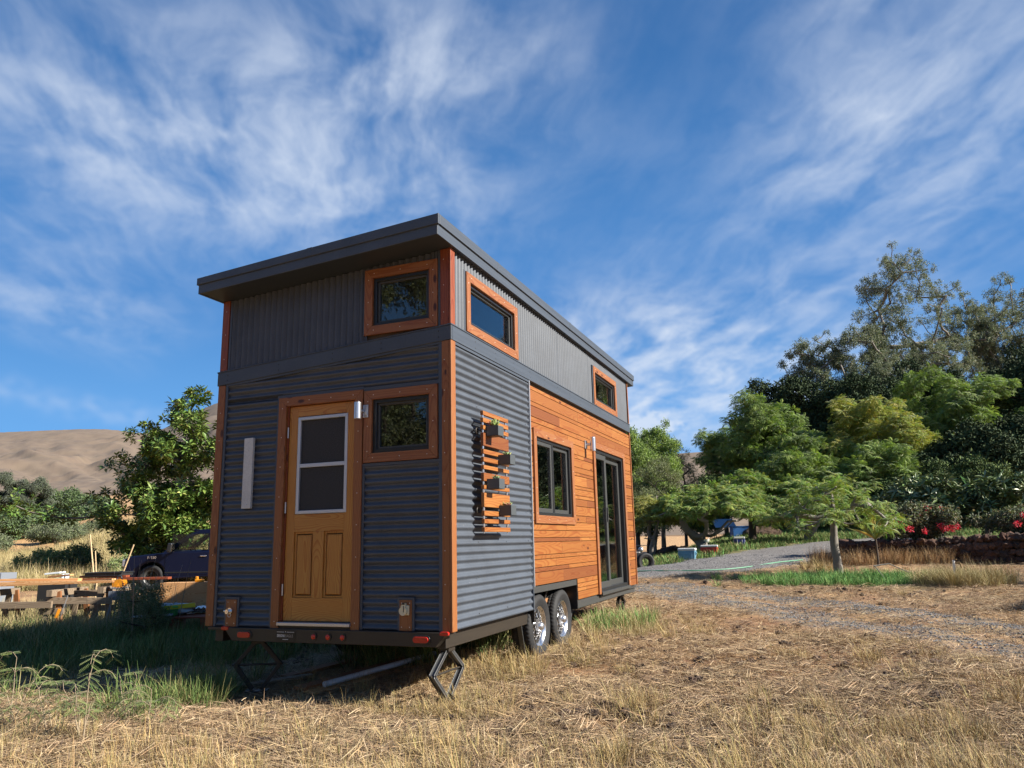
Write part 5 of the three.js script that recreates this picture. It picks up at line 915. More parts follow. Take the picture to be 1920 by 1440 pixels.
const paleBush = [51, 52].map((k) => sprigBroad(k, 24, [[0.20, 0.26, 0.07], [0.26, 0.30, 0.10], [0.14, 0.20, 0.05]], 0.28, 0.13)), deepBush = [53, 54].map((k) => sprigBroad(k, 26, [[0.05, 0.10, 0.025], [0.075, 0.135, 0.03], [0.10, 0.16, 0.04]], 0.26, 0.12)), greyBush = [55, 56].map((k) => sprigBroad(k, 24, [[0.13, 0.17, 0.07], [0.17, 0.20, 0.09], [0.10, 0.13, 0.055]], 0.2, 0.08));
bushOf('garden_bush', 'rounded bush past the standpipe, its shadow falling on the wheel tracks', ...siteOf(7.6, -7.3), 0.9, 1.75, paleBush, 22, 0.32); bushOf('garden_bush', 'taller bush past the rock wall, its shadow falling by the standpipe', ...siteOf(8.4, -11.2), 0.9, 1.9, paleBush, 22, 0.32);
bushOf('garden_bush', 'pale green bush behind the lumber pile', -18.8, 31, 1.0, 1.35, paleBush, 22, 0.32); bushOf('garden_bush', 'deep green bush beside the pale one, behind the lumber', -16.9, 30, 0.9, 1.42, deepBush, 22, 0.32); bushOf('garden_bush', 'low green bush between the deep green one and the truck', -14.1, 28, 0.7, 1.05, paleBush, 16, 0.3); bushOf('garden_bush', 'weedy shrub under the big-leaved tree', -14.6, 32, 1.5, 2.2, greyBush, 24, 0.4);
for (const [s, d, rad, top, label] of [[-36.8, 62, 2.0, 3.7, 'flat grey-green thorn tree on the dry bank'], [-40.6, 76, 2.0, 4.3, 'thorn tree half behind the bank, next to the flat one'], [-40.4, 58, 1.8, 2.9, 'low thorn tree with bare grey branches at the bank foot']])
  bushOf('thorn_tree', label, s, d, rad, top, greyBush, 34, 0.7, 'thorn trees on the left slope', { category: 'tree', lift: 0.68, tall: 0.3, shape: 'umbrella', girth: 0.16, per: 34, bark: barks.pale, flat: 0.6 });
{ const r = rngOf(606); const conif = [57].map((k) => sprigHanging(k, 34, [[0.06, 0.085, 0.04], [0.085, 0.11, 0.055]], 0.26, 0.06));
  for (const [s, d, top, rad, label] of [[-101.4, 150, 16.4, 3.2, 'tallest ironwood of the far row'], [-97.2, 150, 14.9, 2.2, 'shorter ironwood of the far row, beside the tallest'], [-94.2, 151, 14.8, 2.2, 'ironwood with pointed top at the end of the far row'], [-105, 152, 15.4, 3, 'outer ironwood of the far row']]) bushOf('ironwood_tree', label, s, d, rad, top, conif, 30, 1.5, 'ironwoods on the far slope', { category: 'tree', lift: 0.55, tall: 0.45, shape: 'tall', girth: 0.3, per: 34 });
  [[-100.5, 172, 5, 14.2], [-94, 170, 4, 12.6], [-91, 168, 3.4, 11.6], [-107, 172, 4, 12.6], [-90, 140, 3.2, 9.0], [-84, 150, 2.8, 9.2], [-78, 120, 2.4, 7.0], [-72, 160, 2.6, 10.6], [-66, 110, 2.2, 6.2]].forEach(([s, d, rad, top], i) => bushOf('slope_tree', ['rounded green tree on the far terrace ridge', 'green tree in the hollow below the terrace'][i < 4 ? 0 : 1], s, d, rad, top, deepBush, 26, 1.6, ['trees along the terrace ridge', 'trees in the hollow below the terrace'][i < 4 ? 0 : 1], { category: 'tree', per: 34, girth: 0.2, lift: 0.55, tall: 0.45 }));
}
// trees behind the viewer, seen only in the front windows
standTree('backyard_tree', 'conical olive tree mirrored in the front windows', -13.4, -3.4, 9.6, 1.6, 2.5, SP.olive, barks.brown, { n: 60, clump: 0.8, per: 46, size: 0.6, shape: 'tall', seed: 81, lean: 0.1 });
standTree('backyard_tree', 'round olive tree mirrored in the lower front window', -17.5, -5.0, 8.0, 1.2, 3.2, SP.olive, barks.brown, { n: 50, clump: 0.9, per: 46, size: 0.6, seed: 82 });
standTree('backyard_tree', 'broad olive tree mirrored behind the conical one', -12.5, -10.0, 9.0, 1.2, 3.6, SP.olive, barks.brown, { n: 50, clump: 1.0, per: 46, size: 0.6, seed: 83 });

// ---------------------------------------------------------------- lava rock wall with its planting bed
const TURN = 21.67 * D2R; // turns a thing square to the site
const SV = (s, y, d) => { const [x, z] = site(s, d); return V(x, y, z); };
const lumpGeo = (seed, f, detail = 1, sq = 0.8) => { const g = new THREE.IcosahedronGeometry(1, detail), p = g.attributes.position; for (let i = 0; i < p.count; i++) { const v = V(p.getX(i), p.getY(i), p.getZ(i)), k = 1 + f * n3(v.x * 1.3 + seed, v.y * 1.3, v.z * 1.3) + 0.4 * f * n3(v.x * 3.1, v.y * 3.1 + seed, v.z * 3.1); p.setXYZ(i, v.x * k, v.y * k * sq, v.z * k); } g.computeVertexNormals(); return g; };
function plankGeo(a, b, wide, thick, seed = 1, r = 0.003) {
  const dir = b.clone().sub(a), len = dir.length(); dir.normalize(); const side = V(0, 0, 0).crossVectors(dir, UPV).normalize(), up = V(0, 0, 0).crossVectors(side, dir);
  const g = grainUV(new RoundedBoxGeometry(len, thick, wide, 1, Math.min(r, thick * 0.3)), 0, seed); g.applyMatrix4(new THREE.Matrix4().makeBasis(dir, up, side)); return g;
}
{
  const r = rngOf(2024), lava = [[0.19, 0.088, 0.055], [0.14, 0.07, 0.047], [0.24, 0.12, 0.075], [0.11, 0.075, 0.06], [0.27, 0.15, 0.10]].map((c) => std({ color: lin(...c), roughness: 0.97, map: gritTex, bumpMap: gritTex, bumpScale: 0.02 })), shapes = [1, 2, 3, 4, 5].map((k) => lumpGeo(k * 7, 0.34, 2, 0.85));
  const wall = thing('rock_wall', 'dry-laid wall of dark red lava rock holding a planted bed', 'wall', [3.25, T(3.25, -17.05), -17.05]);
  const end = [7.2, 1.15], n = 44, dir = Math.hypot(...end), yaw = Math.atan2(-end[1], end[0]);
  part('core', raw(dir, 0.62, 0.3, dir / 2, 0.31, -0.22).rotateY(yaw), lava[3], wall); part('soil_bed', raw(dir + 0.4, 0.5, 4.2, dir / 2 + 0.2, 0.28, -2.3).rotateY(yaw), std({ color: lin(0.09, 0.06, 0.04), roughness: 1, map: gritTex }), wall);
  for (let i = 0; i < n; i++) for (let row = 0; row < 4; row++) {
    const t = (i + (row % 2) * 0.5 + (r() - 0.5) * 0.3) / n * dir, size = 0.095 + 0.045 * r(), grow = 0.8 + 0.2 * sstep(t, 1, 5);
    const m = part('rock', shapes[Math.floor(r() * 5)], lava[Math.floor(r() * 5)], wall), x = Math.cos(yaw) * t, z = -Math.sin(yaw) * t;
    m.position.set(x + (r() - 0.5) * 0.03, (0.08 + row * 0.19 + (r() - 0.5) * 0.04) * grow + T(3.25 + x, -17.05 + z) - T(3.25, -17.05), z + (r() - 0.5) * 0.06 - row * 0.02); m.scale.set(size * (1 + 0.3 * r()), size * (0.85 + 0.2 * r()), size); m.rotation.set(r() * 0.6, r() * 6.3, r() * 0.6);
  }
  for (let i = 0; i < 13; i++) for (let row = 0; row < 4; row++) { const m = part('rock', shapes[Math.floor(r() * 5)], lava[Math.floor(r() * 5)], wall), size = 0.1 + 0.04 * r(); m.position.set(-0.02 + 0.09 * i * 0.3, 0.08 + row * 0.16, -0.15 - i * 0.26); m.scale.set(size, size * 0.9, size * 1.2); m.rotation.set(r() * 0.5, r() * 6.3, r() * 0.5); }
}
// ---------------------------------------------------------------- heaps of earth
for (const [s, d, rx, h, label] of [[6.8, 33, 0.95, 0.42, 'low heap of red-brown earth behind the umbrella-shaped tree'], [12.1, 38, 1.0, 0.5, 'heap of brown earth beside the blue bin']]) {
  const g = new THREE.SphereGeometry(1, 48, 24), p = g.attributes.position; for (let i = 0; i < p.count; i++) { const x = p.getX(i), y = p.getY(i), z = p.getZ(i), k = 1 + 0.22 * fbm(n2, x * 2 + s, z * 2, 4); p.setXYZ(i, x * rx * k, Math.max(-0.1, y) * h * k + 0.05 * n3(x * 6, y * 6, z * 6), z * rx * 0.7 * k); } g.computeVertexNormals();
  const [x, z] = site(s, d); solo('earth_heap', g, std({ color: lin(0.13, 0.075, 0.045), roughness: 1, map: gritTex, bumpMap: gritTex, bumpScale: 0.03 }), label, 'earth heap', [x, T(x, z) - 0.02, z], TURN);
}
// ---------------------------------------------------------------- coolers on the lawn
{
  const white = std({ color: lin(0.72, 0.72, 0.70), roughness: 0.45, map: wearTex }), paint = { blue: [0.14, 0.31, 0.44], red: [0.55, 0.03, 0.025], navy: [0.025, 0.04, 0.24] };
  const tub = (w, h, d) => { const g = new RoundedBoxGeometry(w, h, d, 3, 0.03), p = g.attributes.position; g.translate(0, h / 2, 0); for (let i = 0; i < p.count; i++) { const k = 0.9 + 0.1 * p.getY(i) / h; p.setX(i, p.getX(i) * k); p.setZ(i, p.getZ(i) * k); } g.computeVertexNormals(); return g; };
  const cooler = (label, key, [x, z], turn, w, h, d, tray) => {
    const m = std({ color: lin(...paint[key]), roughness: 0.42, map: wearTex }), c = thing('cooler', label, 'cooler', [x, T(x, z) - 0.005, z], turn, 'coolers on the lawn');
    part('tub', tub(w, h, d), m, c); part('lid', new RoundedBoxGeometry(w * 1.03, h * 0.24, d * 1.03, 3, 0.025).translate(0, h * 1.1, 0), white, c);
    part('front_panel', new RoundedBoxGeometry(w * 0.62, h * 0.5, 0.02, 2, 0.008).translate(0, h * 0.52, d * 0.485), m, c); part('ledge', bx(w * 0.6, 0.02, 0.03, 0, h * 0.26, d * 0.49, 0.006), key === 'blue' ? m : white, c);
    for (const k of [-1, 1]) part('handle', merge([bx(0.03, 0.03, d * 0.5, k * w * 0.52, h * 0.78, 0, 0.008), bx(0.03, h * 0.3, 0.025, k * w * 0.5, h * 0.7, d * 0.2, 0.006), bx(0.03, h * 0.3, 0.025, k * w * 0.5, h * 0.7, -d * 0.2, 0.006)]), key === 'navy' ? white : m, c);
    part('badge', bx(w * 0.2, h * 0.16, 0.006, 0, h * 0.62, d * 0.5, 0.002), white, c);
    if (tray) { part('pull_handle', merge([bx(0.022, h * 0.78, 0.022, -w * 0.2, h * 0.5, d * 0.53, 0.004), bx(0.022, h * 0.78, 0.022, w * 0.24, h * 0.5, d * 0.53, 0.004), bx(w * 0.75, 0.07, 0.05, w * 0.05, h * 0.1, d * 0.6, 0.02)]), white, c); }
  };
  cooler('light blue cooler with white lid on the lawn edge', 'blue', [-1.43, -20.5], TURN - 0.35, 0.56, 0.34, 0.42);
  cooler('red cooler with white lid below the forked tree', 'red', [-1.0, -22.7], TURN - 0.3, 0.58, 0.30, 0.36);
  cooler('navy blue cooler with white lid and pull handle', 'navy', [-0.3, -26.3], TURN - 0.2, 0.42, 0.34, 0.36, true);
}
// ---------------------------------------------------------------- quad bike half hidden behind the house
{
  const [x, z] = site(3.3, 24), q = thing('quad_bike', 'dark green quad bike half hidden behind the house end', 'quad bike', [x, T(x, z), z], TURN + 0.3), green = std({ color: lin(0.012, 0.07, 0.04), roughness: 0.35 }), dark = M.black;
  for (const [a, b] of [[-0.55, 0.4], [-0.55, -0.4], [0.55, 0.4], [0.55, -0.4]]) { const w = sub('wheel', q); w.position.set(a, 0.28, b); w.rotation.y = b > 0 ? -Math.PI / 2 : Math.PI / 2; w.scale.setScalar(0.83); part('tyre', tyreShape, M.rubber, w); part('rim', rimShape, M.frame, w); }
  part('body', new RoundedBoxGeometry(1.1, 0.3, 0.4, 2, 0.08).translate(0, 0.48, 0), dark, q); part('seat', new RoundedBoxGeometry(0.6, 0.14, 0.32, 2, 0.06).translate(-0.2, 0.72, 0), dark, q);
  for (const k of [-0.55, 0.55]) part('fender', new THREE.CylinderGeometry(0.38, 0.38, 0.98, 20, 1, true, -1.2, 2.4).rotateX(Math.PI / 2).rotateZ(0).translate(k, 0.3, 0), green, q);
  part('handlebar', merge([rod(V(0.3, 0.7, 0), V(0.22, 1.0, 0), 0.02), rod(V(0.22, 1.0, -0.35), V(0.22, 1.0, 0.35), 0.016)]), dark, q); part('headlamp', new THREE.SphereGeometry(0.08, 12, 8).translate(0.62, 0.66, 0), M.alu, q);
  part('rack', merge([0, 1, 2, 3].map((i) => rod(V(0.4 + i * 0.1, 0.78, -0.3), V(0.4 + i * 0.1, 0.78, 0.3), 0.01))), dark, q);
}
// ---------------------------------------------------------------- garden hose and standpipe
{
  const pts = [[-3.0, -15.2], [-1.84, -15.0], [-0.36, -14.68], [0.3, -15.0], [0.88, -15.7], [1.58, -17.4], [2.2, -18.6]].map(([x, z]) => V(x, T(x, z) + 0.05, z)), o = pts[3].clone();
  solo('garden_hose', new THREE.TubeGeometry(new THREE.CatmullRomCurve3(pts.map((p) => p.clone().sub(o))), 120, 0.016, 8), std({ color: lin(0.10, 0.26, 0.16), roughness: 0.5 }), 'pale green garden hose lying across the gravel drive', 'hose', o.toArray());
  const x = 5.03, z = -10.75, s = thing('standpipe', 'white standpipe with a brass tap in the tall pale grass', 'standpipe', [x, T(x, z), z]);
  part('pipe', cyl(0.022, 0.5, 0, 0.2, 0, 'y', 12), std({ color: lin(0.7, 0.68, 0.64), roughness: 0.5 }), s); part('tap', merge([cyl(0.018, 0.1, 0.05, 0.4, 0, 'x', 10), cyl(0.03, 0.015, 0.03, 0.46, 0, 'y', 12), rod(V(0.1, 0.4, 0), V(0.12, 0.3, 0), 0.014)]), std({ color: lin(0.2, 0.12, 0.05), roughness: 0.5, metalness: 0.5 }), s);
  const st = thing('fallen_branch', 'bleached forked branch lying in the green strip', 'branch', [4.0, T(4.0, -11.6) + 0.16, -11.6], 0.3); part('stem', merge([rod(V(-0.3, 0.16, 0), V(0.0, 0.2, 0), 0.014, 0.01), rod(V(0.0, 0.2, 0), V(0.35, 0.02, 0.1), 0.011, 0.006)]), barks.pale, st); part('fork', rod(V(-0.28, 0.16, 0), V(-0.1, -0.12, 0.05), 0.011, 0.006), barks.pale, st);
}
// ---------------------------------------------------------------- odds and ends at the back of the lawn
{
  const blue = std({ color: lin(0.015, 0.09, 0.26), roughness: 0.5 }); let [x, z] = site(11.35, 39); const b = thing('blue_bin', 'blue open-topped bin beside the brown earth heap', 'bin', [x, T(x, z), z], TURN);
  part('shell', merge([bx(0.9, 0.5, 0.04, 0, 0.28, 0.3), bx(0.9, 0.5, 0.04, 0, 0.28, -0.3), bx(0.04, 0.5, 0.6, 0.43, 0.28, 0), bx(0.04, 0.5, 0.6, -0.43, 0.28, 0), bx(0.9, 0.04, 0.6, 0, 0.05, 0)]), blue, b); part('rim', ring('front', -0.48, 0.48, -0.34, 0.34, 0.06, -0.02, 0.02).rotateX(Math.PI / 2).translate(0, 0.54, 0), blue, b);
  [x, z] = site(10.95, 40.5); const t = thing('tarp_shelter', 'pale blue tarp sloping on posts behind the umbrella-shaped tree', 'shelter', [x, T(x, z), z], TURN);
  part('tarp', new THREE.PlaneGeometry(1.1, 0.9, 8, 6).rotateX(-1.05).translate(0, 0.85, 0), std({ color: lin(0.16, 0.26, 0.36), roughness: 0.6, side: THREE.DoubleSide }), t); for (const [a, c, h] of [[-0.5, 0.2, 0.7], [0.5, 0.2, 0.7], [-0.5, -0.2, 1.2], [0.5, -0.2, 1.2]]) part('post', rod(V(a, 0, c), V(a, h, c), 0.02), barks.brown, t);
  [x, z] = site(9.35, 38); const w = thing('white_bucket', 'white bucket in the shade under the trees', 'bucket', [x, T(x, z), z]); part('pail', new THREE.LatheGeometry([[0.001, 0], [0.12, 0], [0.15, 0.34], [0.16, 0.34], [0.145, 0.32], [0.115, 0.02]].map(([a, c]) => new THREE.Vector2(a, c)), 24), std({ color: lin(0.6, 0.6, 0.6), roughness: 0.5 }), w); part('bail', new THREE.TorusGeometry(0.15, 0.006, 6, 20, Math.PI).translate(0, 0.32, 0), M.steel, w);
}

// ---------------------------------------------------------------- pickup truck on the left
{
  const [x, z] = site(-12.7, 26), truck = thing('pickup_truck', 'dark blue pickup truck parked under the big-leaved tree', 'truck', [x, T(x, z) - 0.02, z], TURN);
  const blue = phys({ color: lin(0.0035, 0.006, 0.022), roughness: 0.4, specularIntensity: 0.4 }), trimM = M.black;
  const side = new THREE.Shape(); side.moveTo(0.04, 0.48); side.lineTo(0.0, 0.66); side.lineTo(0.05, 0.98); side.quadraticCurveTo(0.08, 1.08, 0.28, 1.1); side.lineTo(1.3, 1.19); side.lineTo(3.95, 1.22); side.lineTo(3.98, 1.26); side.lineTo(5.86, 1.26); side.lineTo(5.9, 0.6); side.lineTo(5.3, 0.5);
  side.absarc(4.72, 0.42, 0.47, 0.1, Math.PI - 0.1, false); side.lineTo(1.5, 0.34); side.absarc(0.93, 0.42, 0.47, -0.1, Math.PI + 0.05, false); side.lineTo(0.3, 0.4); side.closePath();
  part('body', new THREE.ExtrudeGeometry(side, { depth: 1.84, bevelThickness: 0.06, bevelSize: 0.05, bevelOffset: -0.05, bevelSegments: 4, curveSegments: 24 }).translate(0, 0, -1.0), blue, truck);
  const cab = () => { const s = new THREE.Shape(); s.moveTo(1.18, 1.16); s.lineTo(1.95, 1.70); s.quadraticCurveTo(2.2, 1.87, 2.5, 1.9); s.lineTo(3.5, 1.91); s.quadraticCurveTo(3.78, 1.88, 3.84, 1.7); s.lineTo(3.95, 1.16); s.closePath(); const a = new THREE.Path(); a.moveTo(1.52, 1.24); a.lineTo(2.06, 1.66); a.quadraticCurveTo(2.25, 1.79, 2.5, 1.8); a.lineTo(2.72, 1.8); a.lineTo(2.72, 1.26); a.lineTo(1.9, 1.25); s.holes.push(a); const b = new THREE.Path(); b.moveTo(2.86, 1.26); b.lineTo(2.86, 1.8); b.lineTo(3.5, 1.79); b.lineTo(3.72, 1.28); s.holes.push(b); return new THREE.ExtrudeGeometry(s, { depth: 0.05, bevelThickness: 0.012, bevelSize: 0.012, bevelSegments: 2 }); };
  part('cab_side', cab().rotateX(-0.1).translate(0, -0.02, 0.93), blue, truck); part('cab_side', cab().rotateX(0.1).translate(0, 0.02, -1.0), blue, truck);
  part('roof', new RoundedBoxGeometry(1.6, 0.05, 1.55, 2, 0.02).translate(2.95, 1.885, -0.06), blue, truck);
  part('windshield', new THREE.BoxGeometry(1.02, 0.008, 1.6).rotateZ(0.62).translate(1.66, 1.48, -0.06), M.glass, truck); part('side_pane', new THREE.BoxGeometry(1.2, 0.5, 0.006).translate(2.15, 1.52, 0.88), phys({ color: lin(0.7, 0.75, 0.72), transmission: 1, thickness: 0, roughness: 0.02, ior: 1.5 }), truck);
  part('dashboard', new RoundedBoxGeometry(0.5, 0.22, 1.6, 2, 0.06).translate(1.6, 1.16, -0.06), trimM, truck); part('steering_wheel', new THREE.TorusGeometry(0.19, 0.016, 8, 28).rotateY(Math.PI / 2).rotateZ(0.4).translate(2.02, 1.28, 0.38), trimM, truck);
  for (const zz of [0.38, -0.5]) part('seat', merge([new RoundedBoxGeometry(0.2, 0.6, 0.5, 2, 0.06).rotateZ(-0.2).translate(2.78, 1.3, zz), new RoundedBoxGeometry(0.14, 0.2, 0.26, 2, 0.05).translate(2.86, 1.68, zz)]), trimM, truck);
  const door = sub('front_door', truck); part('skin', bx(1.42, 0.7, 0.01, 2.08, 0.83, 0.905, 0.004), blue, door); part('handle', bx(0.2, 0.035, 0.03, 2.6, 1.06, 0.925, 0.01), M.chrome, door); part('moulding', bx(1.4, 0.04, 0.014, 2.08, 0.56, 0.912, 0.004), trimM, door);
  const mirror = sub('wing_mirror', truck); part('shell', new RoundedBoxGeometry(0.14, 0.3, 0.24, 2, 0.04).rotateZ(-0.12).translate(1.62, 1.34, 1.14), trimM, mirror); part('glass', bx(0.01, 0.24, 0.19, 1.70, 1.34, 1.14, 0.003).rotateZ(0), std({ color: lin(0.5, 0.52, 0.5), roughness: 0.06, metalness: 1 }), mirror); part('arm', bx(0.08, 0.05, 0.2, 1.6, 1.22, 1.0), trimM, mirror);
  part('bumper', new RoundedBoxGeometry(0.24, 0.26, 1.95, 2, 0.06).translate(0.02, 0.52, -0.06), trimM, truck); part('headlamp', new RoundedBoxGeometry(0.16, 0.24, 0.34, 2, 0.04).translate(0.04, 0.88, 0.72), M.alu, truck);
  for (const [wx, wz] of [[0.93, 0.78], [4.72, 0.78], [0.93, -0.9], [4.72, -0.9]]) { const w = sub('wheel', truck); w.position.set(wx, 0.4, wz); w.rotation.y = wz > 0 ? -Math.PI / 2 : Math.PI / 2; w.scale.setScalar(1.2); part('tyre', tyreShape, M.rubber, w); part('rim', rimShape, M.bronze, w); }
  const font = await new FontLoader().loadAsync('fonts/droid/droid_sans_bold.typeface.json');
  part('badge', new TextGeometry('F-150', { font, size: 0.085, depth: 0.008 }).translate(0.78, 1.0, 0.905), M.chrome, truck);
}
// ---------------------------------------------------------------- lumber, sawhorses and tools
const fir = std({ color: lin(0.60, 0.44, 0.29), roughness: 0.7, map: firTex }), redBoard = std({ color: lin(0.24, 0.075, 0.035), roughness: 0.65, map: cedarTex }), oldWood = std({ color: lin(0.30, 0.245, 0.19), roughness: 0.9, map: greyWoodTex }), brownWood = std({ color: lin(0.26, 0.16, 0.09), roughness: 0.85, map: cedarTex2 }), orange = std({ color: lin(0.62, 0.23, 0.01), roughness: 0.45 }), plastic = std({ color: lin(0.02, 0.021, 0.023), roughness: 0.4 }), greyPlastic = std({ color: lin(0.16, 0.18, 0.21), roughness: 0.5 });
{
  let k = 500;
  const board = (name, label, a, b, wide, thick, mat, group) => { const A = SV(...a), B = SV(...b), mid = A.clone().add(B).multiplyScalar(0.5); return solo(name, plankGeo(A, B, wide, thick, k++), mat, label, name === 'timber_rail' ? 'rail' : 'board', mid.toArray(), 0, group); };
  const horse = (label, s, d, lean) => {
    const o = SV(s, 0, d), h = thing('sawhorse', label, 'sawhorse', [o.x, T(o.x, o.z), o.z], TURN, 'weathered sawhorses'); // beam runs towards the viewer
    part('beam', plankGeo(V(0, 0, -0.5), V(0, 0, 0.55), 0.09, 0.1, k++).translate(0, 0.68, 0.02), oldWood, h);
    for (const [a, b] of [[-1, 1], [1, 1], [-1, -1], [1, -1]]) { const leg = bar(V(a * 0.16 + lean * (b > 0 ? 0.03 : -0.02), -0.04, b * 0.46), V(a * 0.05, 0.70, b * 0.38), 0.085, 0.04); part('leg', leg, a > 0 ? brownWood : oldWood, h); }
    for (const b of [1, -1]) part('brace', plankGeo(V(-0.2, 0, 0), V(0.2, 0, 0), 0.03, 0.09, k++).translate(0, 0.4, b * 0.44), oldWood, h);
  };
  horse('weathered sawhorse with a split grey leg under the lumber', -7.35, 12.85, 1); horse('weathered sawhorse beside the orange saw', -6.65, 13.05, -1); horse('weathered sawhorse near the dark ribbed box', -8.55, 12.9, 1);
  const G = 'boards across the sawhorses', y = 0.785;
  board('lumber_board', 'long pale board slanting along the front of the lumber pile', [-9.6, y - 0.005, 12.62], [-6.5, y + 0.03, 12.62], 0.09, 0.04, fir, G);
  board('lumber_board', 'pale board lying on top of the lumber pile', [-8.6, y + 0.075, 13.0], [-7.28, y + 0.06, 13.02], 0.14, 0.035, fir, G);
  board('lumber_board', 'pale board under the top one in the lumber pile', [-9.6, y + 0.025, 12.88], [-7.22, y + 0.03, 12.9], 0.14, 0.035, fir, G);
  board('lumber_board', 'tan board wedged at the middle of the lumber pile', [-8.0, y, 13.22], [-6.62, y + 0.05, 12.84], 0.09, 0.035, fir, G);
  board('lumber_board', 'short pale offcut angled over the lumber pile', [-7.98, y + 0.10, 13.34], [-7.55, y + 0.13, 13.24], 0.09, 0.03, fir, G);
  board('lumber_board', 'long dark red board at the back of the lumber pile', [-7.8, y + 0.04, 13.42], [-5.95, y + 0.035, 13.4], 0.14, 0.04, redBoard, G);
  board('lumber_board', 'second dark red board stacked on the long one', [-7.5, y + 0.085, 13.45], [-6.7, y + 0.08, 13.45], 0.14, 0.035, redBoard, G);
  board('timber_rail', 'grey rail low between the outer sawhorses', [-8.3, 0.5, 12.33], [-7.32, 0.49, 12.36], 0.05, 0.1, oldWood, 'low grey rails');
  board('timber_rail', 'grey rail low between the sawhorses at the orange saw', [-7.45, 0.55, 12.4], [-6.45, 0.52, 12.5], 0.05, 0.1, oldWood, 'low grey rails');
  board('timber_rail', 'sunlit short rail lying over the low grey rail', [-7.2, 0.63, 12.75], [-6.75, 0.63, 12.78], 0.05, 0.1, oldWood, 'low grey rails');
  const bundle = (name, label, cat, s, yy, d, turn = 0) => { const p = SV(s, yy, d); return thing(name, label, cat, p.toArray(), TURN + turn); };
  const tray = bundle('plastic_tray', 'shallow black tray on the red boards', 'tray', -7.08, 0.872, 13.55); part('pan', merge([bx(0.62, 0.012, 0.4, 0, 0.006, 0), bx(0.62, 0.06, 0.014, 0, 0.03, 0.2), bx(0.62, 0.06, 0.014, 0, 0.03, -0.2), bx(0.014, 0.06, 0.4, 0.31, 0.03, 0), bx(0.014, 0.06, 0.4, -0.31, 0.03, 0)]), plastic, tray); part('rim', ring('front', -0.335, 0.335, -0.225, 0.225, 0.03, -0.006, 0.006).rotateX(Math.PI / 2).translate(0, 0.062, 0), plastic, tray);
  const box = bundle('tackle_box', 'small white box with teal tray standing behind the lumber', 'box', -8.45, T(SV(-8.45, 0, 14.4).x, SV(-8.45, 0, 14.4).z), 14.4); part('stand', bx(0.5, 0.74, 0.4, 0, 0.37, 0), plastic, box); part('lid', bx(0.28, 0.03, 0.2, 0, 0.93, 0).rotateZ(0.08), std({ color: lin(0.75, 0.8, 0.82), roughness: 0.4 }), box); part('panel', bx(0.03, 0.16, 0.2, 0.12, 0.83, 0), std({ color: lin(0.6, 0.7, 0.75), roughness: 0.4 }), box); part('drawer', bx(0.12, 0.08, 0.16, 0.03, 0.80, 0.02), std({ color: lin(0.08, 0.3, 0.32), roughness: 0.5 }), box);
  const saw = bundle('mitre_saw', 'orange power saw clamped at the end of the lumber', 'power saw', -6.40, 0.70, 12.62); part('table', bx(0.2, 0.02, 0.2, 0, 0.01, 0), M.alu, saw); part('motor', merge([cyl(0.05, 0.13, 0.02, 0.09, 0, 'x', 16), bx(0.1, 0.06, 0.08, -0.05, 0.06, 0.03)]), orange, saw); part('guard', cyl(0.075, 0.03, 0, 0.075, 0.05, 'z', 20), orange, saw); part('handle', new THREE.TorusGeometry(0.035, 0.012, 8, 16).translate(-0.02, 0.16, 0), plastic, saw);
  const stand = bundle('tool_stand', 'folding grey stand under the orange saw', 'tool stand', -6.40, T(SV(-6.4, 0, 12.62).x, SV(-6.4, 0, 12.62).z), 12.62); for (const [a, b] of [[-1, 1], [1, 1], [-1, -1], [1, -1]]) part('leg', rod(V(a * 0.16, -0.02, b * 0.14), V(a * 0.06, 0.68, b * 0.06), 0.014), greyPlastic, stand); part('head', bx(0.26, 0.14, 0.2, 0, 0.62, 0), greyPlastic, stand);
  const clampT = bundle('bar_clamp', 'orange bar clamp hanging from the low rail', 'clamp', -7.12, 0.4, 12.32, 0.2); part('bar', bx(0.012, 0.34, 0.012, 0, 0.06, 0).rotateZ(-0.25), M.alu, clampT); part('grip', bx(0.04, 0.14, 0.035, -0.05, -0.06, 0).rotateZ(-0.3), orange, clampT);
  const ply = bundle('plywood_sheet', 'sunlit plywood sheet standing on edge behind the junk pile', 'plywood', -5.95, T(SV(-5.95, 0, 14).x, SV(-5.95, 0, 14).z), 14); part('sheet', grainUV(bx(0.84, 0.72, 0.02, 0, 0.36, 0), 0, 77), fir, ply); part('edge', bx(0.86, 0.02, 0.3, 0, 0.73, -0.14), fir, ply);
  const pls = bundle('orange_plane', 'orange hand tool on the plywood edge', 'hand tool', -5.70, T(SV(-5.95, 0, 14).x, SV(-5.95, 0, 14).z) + 0.74, 14.05); part('body', bx(0.16, 0.05, 0.06, 0, 0.025, 0, 0.012), orange, pls); part('grip', bx(0.05, 0.06, 0.04, -0.05, 0.07, 0, 0.012), orange, pls);
  const cart = bundle('cart_wheel', 'dark spoked cart wheel leaning in the weeds', 'wheel', -6.75, T(SV(-6.75, 0, 13.9).x, SV(-6.75, 0, 13.9).z) + 0.48, 13.9); part('tyre', new THREE.TorusGeometry(0.15, 0.03, 10, 32), M.rubber, cart); part('hub', cyl(0.03, 0.06, 0, 0, 0, 'z', 14), greyPlastic, cart); for (let i = 0; i < 6; i++) part('spoke', rod(V(0, 0, 0), V(Math.cos(i * 1.047) * 0.14, Math.sin(i * 1.047) * 0.14, 0), 0.01), greyPlastic, cart); part('bracket', bar(V(0, 0, 0.03), V(0.05, -0.5, 0.03), 0.03, 0.03), greyPlastic, cart);
